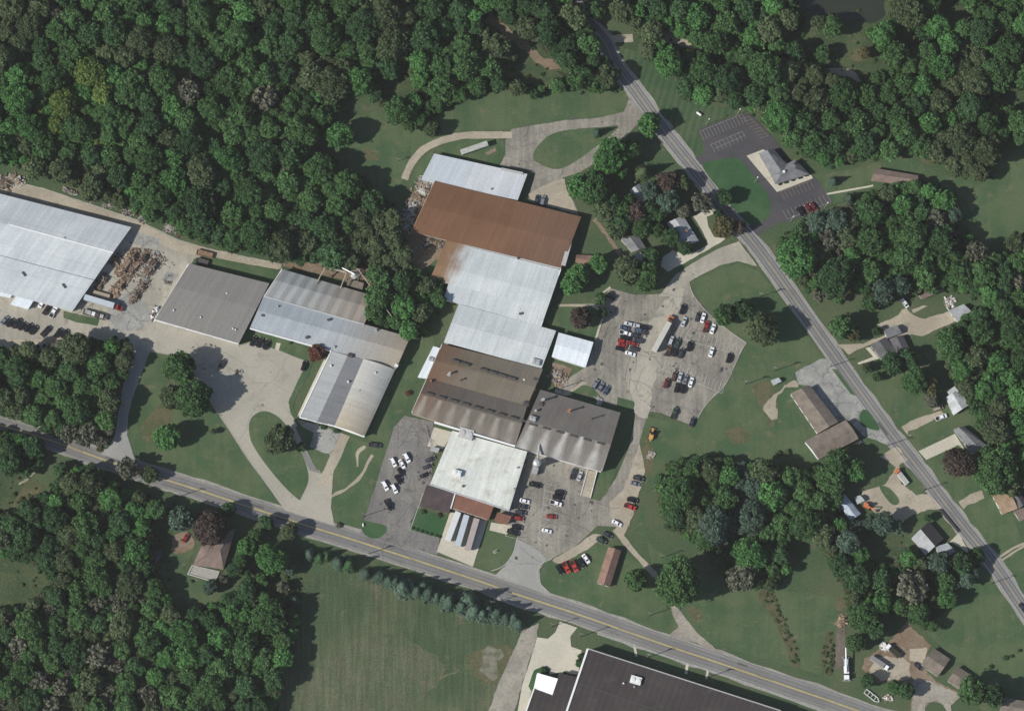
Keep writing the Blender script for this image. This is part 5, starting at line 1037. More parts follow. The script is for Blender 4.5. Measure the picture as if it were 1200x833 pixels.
for s in (-1,1): MB().cyl((-3.6,s*1.1,.7),(3.0,s*1.1,.7),.16,n=6).build('frame_rail',W_white,r); MB().cyl((0,s*1.1,.4),(0,s*1.35,.4),.4,n=12).build('wheel',TYRE,r)
MB().cyl((3.0,1.1,.7),(4.6,0,.7),.16,n=6).build('tongue',W_white,r); MB().cyl((3.0,-1.1,.7),(4.6,0,.7),.16,n=6).build('tongue',W_white,r)
for x in (-3.5,-1.6,.3,2.2): MB().cyl((x,-1.1,.7),(x,1.1,.7),.12,n=6).build('crossbar',W_white,r)
# ---- scrap wood and debris piles
WOODC = [paint('scrap_wood_a',(.29,.215,.155),.9,.1,.35), paint('scrap_wood_b',(.20,.15,.11),.9,.1,.3), paint('scrap_wood_c',(.10,.075,.06),.9,.1,.3), paint('scrap_grey',(.24,.235,.22),.9,.1,.3)]
def pile(px, L, Wd, H, ang, n, mats, label, name='scrap_wood_pile', cat='wood pile', sz=(1.5,.5,.35)):
    p = at(px[0],px[1],1); r = empty(name,(p.x,p.y,.15),rad(ang),label,cat,'scrap piles around the factory')
    ms = [MB() for _ in mats]
    for i in range(n):
        a = R.uniform(-1.12,1.12); b = max(-1.5,min(1.5,R.gauss(0,.62))); h = max(.1,H*(1-min(1,abs(b))**2)*(1-min(1,abs(a))**3)*(.7+.5*math.sin(a*5+px[0]))*R.uniform(.5,1))
        R.choice(ms).box((a*L/2,b*Wd/2,h),(sz[0]*R.uniform(.5,1.5),sz[1]*R.uniform(.5,1.6),sz[2]*R.uniform(.6,1.6)),R.uniform(0,3.1),R.uniform(-.4,.4))
    core = MB(); core.box((0,0,H*.3),(L*.8,Wd*.7,H*.6),taper=.6); core.build('base_heap', mats[-2] if len(mats)>1 else mats[0], r)
    for k_,m in enumerate(ms):
        if m.v: m.build('wood_pieces' if 'wood' in name else 'debris_pieces', mats[k_], r)
WC = WOODC
pile(z1(665,610),5.5,3.5,2.0,55,70,WC[:3],'small scrap wood heap nearest the pale warehouse corner'); pile(z1(735,625),14,4.2,2.6,52,240,WC[:3],'long pinkish scrap wood stack beside the pale warehouse'); pile(z1(800,625),13,2.6,2.4,52,120,WC[1:3],'thin dark scrap wood stack between two longer stacks'); pile(z1(870,650),13,5.0,2.4,50,200,WC[1:],'dark weathered scrap wood stack farthest right in the yard')
pile(z1(585,735),8,3.2,2.2,60,90,WC[1:],'brown-grey scrap wood stack against the warehouse right wall'); pile(z1(690,755),11,4.0,2.3,55,160,WC[:3],'pinkish scrap wood stack in the lower middle of the yard'); pile(z1(790,795),11,3.2,2.3,55,230,WC[1:],'grey-brown scrap wood stack lowest in the yard'); pile(z1(705,560),2.6,1.8,1.0,10,25,[W_tan,WC[3]],'tiny pale debris heap at the top of the wood yard')
pile(z1(830,370),4.5,3,1.4,-20,60,[WC[3],WC[2]],'grey brush heap at the woods edge, left of a bigger one','brush_pile','brush pile'); pile(z1(990,425),8,4,1.6,-15,110,[WC[3],WC[2]],'bigger grey brush heap at the woods edge of the gravel track','brush_pile','brush pile')
pile(z1(95,150),7,4,1.4,-25,90,[WC[0],WC[1],TRG],'pale scrap wood heap in the far upper left corner of the track'); pile(z1(30,165),7,6,1.4,-25,90,WC[1:],'dark scrap heap cut by the left edge above the warehouse')
for i,(x,y,l,d) in enumerate(((400,215,6,60),(520,262,5,40),(620,295,5,40),(735,335,5,40))): pile(z1(x,y),l,1.6,.7,-18,d,[WC[3],WC[2]],['debris line at the woods edge, nearest the left','debris line at the woods edge, second from the left','debris line at the woods edge, third from the left','debris line at the woods edge, next to the brush heaps'][i],'debris_pile','debris pile')
DB=[WC[3],WC[2],TRG,WC[0]]
pile(z6(135,295),9,7,1.5,60,200,DB,'junk heap between the pale blue roof and the rust-brown roof','debris_pile','debris pile'); pile(z6(95,345),4.6,1.8,1.2,-15,90,[WC[1]],'reddish brown timber stack in the junk strip left of the rust roof'); pile(z6(60,420),10,5,1.2,65,160,DB,'junk heap in the middle of the strip left of the rust roof','debris_pile','debris pile'); pile(z6(40,490),8,5,1.1,60,130,DB,'junk heap at the lower end of the strip left of the rust roof','debris_pile','debris pile')
pile(z6(155,600),7,3,1.3,60,80,[WC[2],WC[3]],'dark junk heap below the rust roof left corner','debris_pile','debris pile'); pile(z6(240,610),6,2.4,1.3,30,70,[WC[2],WC[3]],'dark junk heap in the notch left of the white rusty roof','debris_pile','debris pile')
pile(z7(905,640),7,5,1.0,-50,70,[WC[0],WC[3],WC[2]],'pale rubble heap below the small bluish-white annex','debris_pile','debris pile'); pile(z7(1135,780),4,2.4,.8,-70,20,[TRG,WC[3]],'grey rubble bit on lawn above the streaked grey roof','debris_pile','debris pile')
pile(z27(1010,315),5,3,1.0,60,60,[WC[0],WC[1]],'brush and board heap at the top of the dirt strip'); pile(z4(700,185),7,3.5,1.2,-30,90,[WC[1],WC[2],WC[0]],'reddish debris heap beyond the ribbed roof corner','debris_pile','debris pile'); pile(z4(560,70),6,2,1.0,-10,60,[WC[0],WC[3]],'pale board heap under the steel gantry')
pile(z13(860,-110) if False else z10(895,505),4,2.4,.6,30,20,[W_tan,WC[3]],'pale rubble heap on lawn below the orange-yellow loader','debris_pile','debris pile'); pile(z22(755,165),4.5,4,.8,20,50,[W_white,WC[0],WC[3]],'pale junk heap beside the detached garage','debris_pile','debris pile')
pile(z25(380,465),4,2.5,1.2,-40,40,[W_white,TRG],'white junk heap behind the open-bed truck','debris_pile','debris pile'); pile(z25(395,760),4,2,.7,-20,25,[WC[0],W_white],'small junk heap beside the empty frame trailer','debris_pile','debris pile'); pile(z15(185,320),4,3,.8,0,40,[WC[0],YEL],'yellowish junk heap in the lower left woods','debris_pile','debris pile')
pile(z3(490,760),2.6,1.6,.6,0,12,[WC[2],WC[3]],'small dark heap alone in the middle of the plaza','debris_pile','debris pile'); pile(z3(82,250),2.2,1.4,.6,0,12,[WC[2],WC[3]],'small dark heap left of the grey warehouse','debris_pile','debris pile'); pile(z2(890,130),7,2.5,1.5,58,60,[W_white,WC[2],WC[3]],'white and dark junk along the grey warehouse left wall','debris_pile','debris pile')
# ---- poles
POLE = paint('weathered_pole',(.14,.12,.10),.9,.2,.2)
def pole(px, h, label, arm=True, light=None, cat='utility pole', name='utility_pole', ang=None):
    p = at(px[0],px[1],0); r = empty(name,(p.x,p.y,0),ang if ang is not None else rad(73),label,cat,'utility poles beside the roads' if name=='utility_pole' else 'light poles around the striped parking lot')
    MB().cyl((0,0,0),(0,0,h),.19 if name=='utility_pole' else .12,.13 if name=='utility_pole' else .09).build('pole', POLE if name=='utility_pole' else VENT, r)
    if arm:
        MB().box((0,0,h-.8),(.14,2.6,.16)).build('crossarm', POLE, r)
        for y in (-1.1,-.4,.5,1.1): MB().cyl((0,y,h-.72),(0,y,h-.5),.08,n=6).build('insulator', W_white, r)
        if light: MB().cyl((.35,0,h-2.6),(.35,0,h-1.6),.32,n=10).build('transformer', VENT, r)
    if name!='utility_pole':
        MB().box((.6,0,h),(1.4,.1,.1)).build('lamp_arm', VENT, r); MB().box((1.3,0,h),(.7,.45,.16)).build('lamp_head', W_white, r)
    return r
PL = [((210,582),10,'utility pole beside the lower road below the green lawn, shadow reaching the yellow line',0),((330,619),10,'utility pole across the road from the plaza entrance',1),((432,649),10,'utility pole across the road from the green lot island',1),(z11(122,468),10,'thin pole at the top of the small green lot island',0),((575,708),10,'utility pole standing at the conifer row beside the yellow line',0),
 (z12(222,352),11,'utility pole left of the pale concrete entrance drive',0),(z12(388,408),12,'utility pole in front of the black roof corner',0),(z12(775,527),11,'utility pole with transformer near the middle of the black roof edge',1),(z27(232,645),11,'utility pole with transformer near the right end of the black roof',1),(z12(785,287),9,'thin pole on lawn between the brown office and the big roadside tree',0),
 (z26(70,460),9,'thin pole on lawn above the big roadside tree',0),(z8(1090,640),10,'utility pole on the grass right of the big lot',1),((906,435),11,'utility pole with transformer above the small white lawn shed',1),((890,348),10,'utility pole on the lawn beside the diagonal road',1),
 ((972,430),10,'utility pole beside the motel lot entrance',0),((1040,522),10,'utility pole at the lower corner of the motel lawn',0),((1081,575),10,'utility pole beside the dirt yard entrance',0),((1161,684),10,'utility pole beside the diagonal road near the right edge',0),
 (z10(385,120),9,'pole between the white annex and the streaked grey roof',0),(z31(620,140),5,'short post alone on the lawn clearing left of the factory',0)]
for px,h,lb,tr in PL: pole(px,h,lb,light=tr)
for px,lb in ((z17(820,715),'lamp post at the upper left corner of the striped parking lot'),(z19(410,120),'lamp post at the upper middle edge of the striped parking lot'),(z19(510,510),'lamp post on the bright lawn inside the asphalt loop'),(z19(715,735),'lamp post at the lower edge of the fresh asphalt'),(z19(912,655),'lamp post at the right tip of the fresh asphalt')): pole(px,8,lb,arm=False,name='lamp_post',cat='lamp post',ang=rad(60))
# small white markers / tanks
def tank(px, label, L=2.2, rr=.6):
    p = at(px[0],px[1],.6); r = empty('gas_tank',(p.x,p.y,0),R.uniform(0,3),label,'gas tank'); m=MB(); m.cyl((-L/2,0,.8),(L/2,0,.8),rr,n=12); m.cyl((L/2,0,.8),(L/2+.3,0,.8),rr,rr*.4,12); m.cyl((-L/2,0,.8),(-L/2-.3,0,.8),rr,rr*.4,12); m.build('tank',W_white,r)
    for x in (-.7,.7): MB().box((x,0,.15),(.2,.9,.3)).build('foot',VENT,r)
tank(z17(780,653),'white round-ended gas tank alone on the striped mown lawn'); tank(z11(125,515),'small white tank at the left of the green lot island',1.0,.35)
r = empty('monument_stone', base_of(z11(885,668)), rad(30), 'small dark marker stone on the lawn right of the loading docks','marker stone'); MB().box((0,0,.1),(2.0,1.2,.2)).build('base',M_conc,r); MB().box((0,0,.7),(1.4,.5,1.1)).build('stone',VDARK,r)
def fence(a,b,label,name='fence',n=None,mat=W_white,h=1.1):
    pa=at(*a);pb=at(*b); d=pb-pa; r=empty(name,(pa.x,pa.y,0),math.atan2(d.y,d.x),label,'fence'); L=d.length; n=n or max(2,int(L/2.4))
    for i in range(n+1): MB().box((L*i/n,0,h/2),(.12,.12,h)).build('post',mat,r)
    for z in (h*.5,h*.92): MB().box((L/2,0,z),(L,.05,.12)).build('rail',mat,r)
fence(z9(140,340),z9(170,455),'thin pale fence left of the cream patio','fence',mat=VENT)
fence(z9(125,475),z9(60,690+20),'thin grey fence between dark gravel lot and white roof','fence',mat=VENT) if False else None
fence(z32(110,435),z32(215,330),'short weathered fence in the meadow clearing at the left edge',mat=TRG)
fence(z24(350,170),z24(380,190),'short rail by the dirt yard entrance') if False else None
# ------------------------------------------------------------------ foliage
def foliage(name, dark, light, tvar=.35):
    k = N(name, .75, .12)
    at_ = k.n('ShaderNodeAttribute'); at_.attribute_name = 'tint'
    oi = k.n('ShaderNodeObjectInfo')
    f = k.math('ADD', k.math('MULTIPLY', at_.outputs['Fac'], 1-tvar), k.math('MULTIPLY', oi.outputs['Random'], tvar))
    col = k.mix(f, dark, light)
    nz = k.noise(.045, vec=k.n('ShaderNodeNewGeometry').outputs['Position'], detail=2)
    col = k.mix(1.0, col, k.val(nz, .22), 'MULTIPLY')
    k.lk(col, k.b.inputs['Base Color'])
    tr = k.n('ShaderNodeBsdfTranslucent'); k.lk(col, tr.inputs[0]); ms = k.n('ShaderNodeMixShader'); ms.inputs[0].default_value = .18
    k.lk(k.b.outputs[0], ms.inputs[1]); k.lk(tr.outputs[0], ms.inputs[2]); k.lk(ms.outputs[0], k.t.nodes['Material Output'].inputs[0])
    return k.m
FOL = dict(mid=foliage('leaves_mid_green',(0.028,0.071,0.027),(0.091,0.181,0.063)), bright=foliage('leaves_bright_green',(0.035,0.100,0.034),(0.107,0.250,0.076)), deep=foliage('leaves_deep_green',(0.023,0.059,0.027),(0.068,0.140,0.056)),
  olive=foliage('leaves_olive',(0.043,0.068,0.034),(0.113,0.152,0.073)), grey=foliage('leaves_sparse_grey',(0.060,0.071,0.049),(0.189,0.193,0.140)), blue=foliage('needles_blue_green',(0.030,0.063,0.044),(0.103,0.159,0.115)), purple=foliage('leaves_purple_brown',(0.045,0.037,0.032),(0.120,0.088,0.073)),
  yellow=foliage('leaves_yellow_green',(0.057,0.093,0.027),(0.158,0.232,0.061)), rust=foliage('leaves_autumn_red',(0.095,0.039,0.027),(0.202,0.091,0.061)), gold=foliage('leaves_gold_green',(0.057,0.078,0.032),(0.189,0.159,0.073)))
FWORD = dict(mid='mid green', bright='bright green', deep='deep green', olive='olive green', grey='sparse grey-brown', blue='blue-green', purple='purple-brown', yellow='yellow-green', rust='reddish', gold='gold-tinged')
BARK = paint('bark', (.085,.07,.055), .95, .1, .25); BARKG = paint('grey_bark', (.155,.155,.125), .95, .1, .2)
rs = np.random.RandomState(5)
def rand_dirs(n):
    v = rs.normal(size=(n,3)); return v/np.linalg.norm(v,axis=1)[:,None]
def quads(P, Nn, size, asp=1.0):
    n=len(P); a = np.cross(Nn, rand_dirs(n)); a/= np.linalg.norm(a,axis=1)[:,None]+1e-9; b=np.cross(Nn,a)
    s=size[:,None]; V=np.stack([P-a*s-b*s*asp, P+a*s-b*s*asp*.8, P+a*s*.85+b*s*asp, P-a*s*.9+b*s*asp*.9],1); return V
def crown_arrays(nlobe, nleaf, leaf, gap=.86, flat=.8):
    """unit crown radius 1, centred at origin. returns V(n,4,3), tint(n)"""
    C=[];Rr=[]
    for i in range(nlobe*12):
        d=rand_dirs(1)[0]; rr=rs.uniform(.17,.36) if len(C)>2 else .42
        p=d*np.array([1,1,flat])*(1-rr)*rs.uniform(.55,1.0)**.6
        if p[2]<-.75: continue
        if any(np.linalg.norm(p-c)<(rr+r2)*.70 for c,r2 in zip(C,Rr)): continue
        C.append(p);Rr.append(rr)
        if len(C)>=nlobe: break
    C=np.array(C);Rr=np.array(Rr); P=[];NN=[];T=[]
    w=Rr**2/np.sum(Rr**2)
    for c,r,ww in zip(C,Rr,w):
        n=int(nleaf*ww*1.5)+6; d=rand_dirs(n); d[:,2]=np.where(d[:,2]<-.4,-d[:,2],d[:,2]); rad_=r*(.70+.45*rs.rand(n)**1.1+np.where(rs.rand(n)<.14,.45*rs.rand(n),0))
        p=c+d*rad_[:,None]*np.array([1,1,.85])
        keep=np.ones(n,bool)
        for c2,r2 in zip(C,Rr):
            if (c2 is c): continue
            keep &= ~(np.linalg.norm(p-c2,axis=1)<r2*.72)
        lt=rs.uniform(0,1)
        P.append(p[keep]); NN.append((d*.75+rand_dirs(n)*.75)[keep]); T.append((.30*lt+.62*rs.rand(n)*.8+.1)[keep])
    P=np.concatenate(P);NN=np.concatenate(NN);T=np.concatenate(T); NN/=np.linalg.norm(NN,axis=1)[:,None]
    V=quads(P,NN,leaf*(.6+.8*rs.rand(len(P))))
    # opaque inner clump faces
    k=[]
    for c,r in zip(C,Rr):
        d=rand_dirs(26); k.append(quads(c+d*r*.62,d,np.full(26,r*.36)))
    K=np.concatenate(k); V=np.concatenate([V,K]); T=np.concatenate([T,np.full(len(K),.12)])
    return V.astype(np.float32), T.astype(np.float32)
def conifer_arrays(n, leaf, tiers=9):
    P=[];NN=[];T=[]
    for i in range(n):
        t=rs.rand()**.75; z=1-t*1.0; a=rs.uniform(0,2*math.pi); tier=(t*tiers)%1
        r=t*(.72+.28*tier)*(.9+.12*math.sin(a*7+int(t*tiers)*2)); rr=r*rs.uniform(.75,1.0)
        rr*=1+.22*rs.normal(); P.append((math.cos(a)*rr,math.sin(a)*rr,(z*2.1)-.9)); NN.append((math.cos(a)*.8,math.sin(a)*.8,.7)); T.append(rs.rand()*.7+.25*tier)
    P=np.array(P);NN=np.array(NN)+rand_dirs(n)*.35; NN/=np.linalg.norm(NN,axis=1)[:,None]
    return quads(P,NN,leaf*(.6+.8*rs.rand(n)),.6).astype(np.float32), np.array(T,np.float32)
def mesh_from_quads(name, V, T, mats, midx=None):
    n=len(V); me=bpy.data.meshes.new(name); me.vertices.add(n*4); me.loops.add(n*4); me.polygons.add(n)
    me.vertices.foreach_set('co', V.reshape(-1)); me.loops.foreach_set('vertex_index', np.arange(n*4,dtype=np.int32))
    me.polygons.foreach_set('loop_start', np.arange(0,n*4,4,dtype=np.int32)); me.polygons.foreach_set('loop_total', np.full(n,4,np.int32))
    for m in mats: me.materials.append(m)
    if midx is not None: me.polygons.foreach_set('material_index', midx.astype(np.int32))
    a=me.attributes.new('tint','FLOAT','FACE'); a.data.foreach_set('value', T)
    me.update(); return me
CRA=[]
for i in range(5): CRA.append(('S',)+crown_arrays(12+i%3, 950, .105, flat=.75+.05*(i%3)))
for i in range(6): CRA.append(('M',)+crown_arrays(22+i, 2600, .062, flat=.75+.05*(i%3)))
for i in range(4): CRA.append(('L',)+crown_arrays(44+4*i, 7000, .038, flat=.75+.05*(i%3)))
SPA=[('B',)+crown_arrays(16, 420, .07) for i in range(3)]     # sparse crowns
CON=[('C',)+conifer_arrays(900,.11) for i in range(3)]
MESH={}
def crown_mesh(arr, key):
    if key not in MESH: MESH[key]=mesh_from_quads('crown', arr[1], arr[2], [FOL['mid']])
    return MESH[key]
def limbs(sparse=False):
    m=MB(); m.cyl((0,0,-1.9),(0,0,-.2),.085,.055,8,False)
    n=26 if sparse else 8
    for i in range(n):
        a=2.4*i+R.uniform(-.3,.3); el=R.uniform(.15,.9); L=R.uniform(.6,1.0); z0=R.uniform(-.7,.1)
        e=Vector((math.cos(a)*math.cos(el),math.sin(a)*math.cos(el),math.sin(el)))*L*.85+Vector((0,0,z0*.4)); m.cyl((0,0,z0),e,.04,.012,5,False)
        if sparse:
            for j in range(4):
                s=Vector((0,0,z0)).lerp(e,R.uniform(.4,.95)); m.cyl(s,s+Vector((R.uniform(-1,1),R.uniform(-1,1),R.uniform(-.1,.7)))*.3,.018,.006,4,False)
    me=bpy.data.meshes.new('trunk'); me.from_pydata([tuple(v) for v in m.v],[],m.f); me.materials.append(BARKG if sparse else BARK); return me
LIMB=limbs(); LIMBS=limbs(True); LIMBC=bpy.data.meshes.new('trunk'); _m=MB(); _m.cyl((0,0,-1.3),(0,0,1.4),.07,.02,8,False); LIMBC.from_pydata([tuple(v) for v in _m.v],[],_m.f); LIMBC.materials.append(BARK)
def tree(px, rpx, col='mid', label=None, group=None, kind='tree', hk=1.0, name=None, sparse=False):
    """px: apparent crown centre in the photo, rpx crown radius in photo pixels"""
    rm = rpx*.4; ht = (rm*.98+1.2)*hk if kind=='tree' else (rm*1.0)
    if kind=='conifer': ht = rm*1.3*hk
    if kind=='shrub': ht = rm*.55
    p = at(px[0],px[1],ht); nm = name or {'tree':'broadleaf_tree','conifer':'conifer_tree','shrub':'round_shrub'}[kind]
    if sparse: nm='bare_tree' if name is None else name
    r = bpy.data.objects.new(nm,None); COL.objects.link(r); r.location=(p.x,p.y,0)
    tag(r,label,{'tree':'tree','conifer':'conifer','shrub':'shrub'}[kind],group)
    if kind=='conifer': i=R.randrange(3); arr=CON[i]; key=('C',i)
    elif sparse: i=R.randrange(3); arr=SPA[i]; key=('B',i)
    else:
        cls = 'S' if rm<3.2 else ('M' if rm<7.2 else 'L'); ids=[i for i,a in enumerate(CRA) if a[0]==cls]; i=R.choice(ids); arr=CRA[i]; key=('T',i)
    zs = rm*(1.12 if kind!='shrub' else .7)
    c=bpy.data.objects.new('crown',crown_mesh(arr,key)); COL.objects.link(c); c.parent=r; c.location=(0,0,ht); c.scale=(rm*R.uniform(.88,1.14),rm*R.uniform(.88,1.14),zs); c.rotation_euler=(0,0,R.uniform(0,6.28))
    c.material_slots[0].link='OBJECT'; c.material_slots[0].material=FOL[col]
    t=bpy.data.objects.new('trunk',LIMBS if sparse else (LIMBC if kind=='conifer' else LIMB)); COL.objects.link(t); t.parent=r; t.location=(0,0,ht); 
    sc=rm*.95; t.scale=(sc,sc,ht/1.9 if kind=='tree' else sc)
    t.rotation_euler=(0,0,R.uniform(0,6.28)); return r
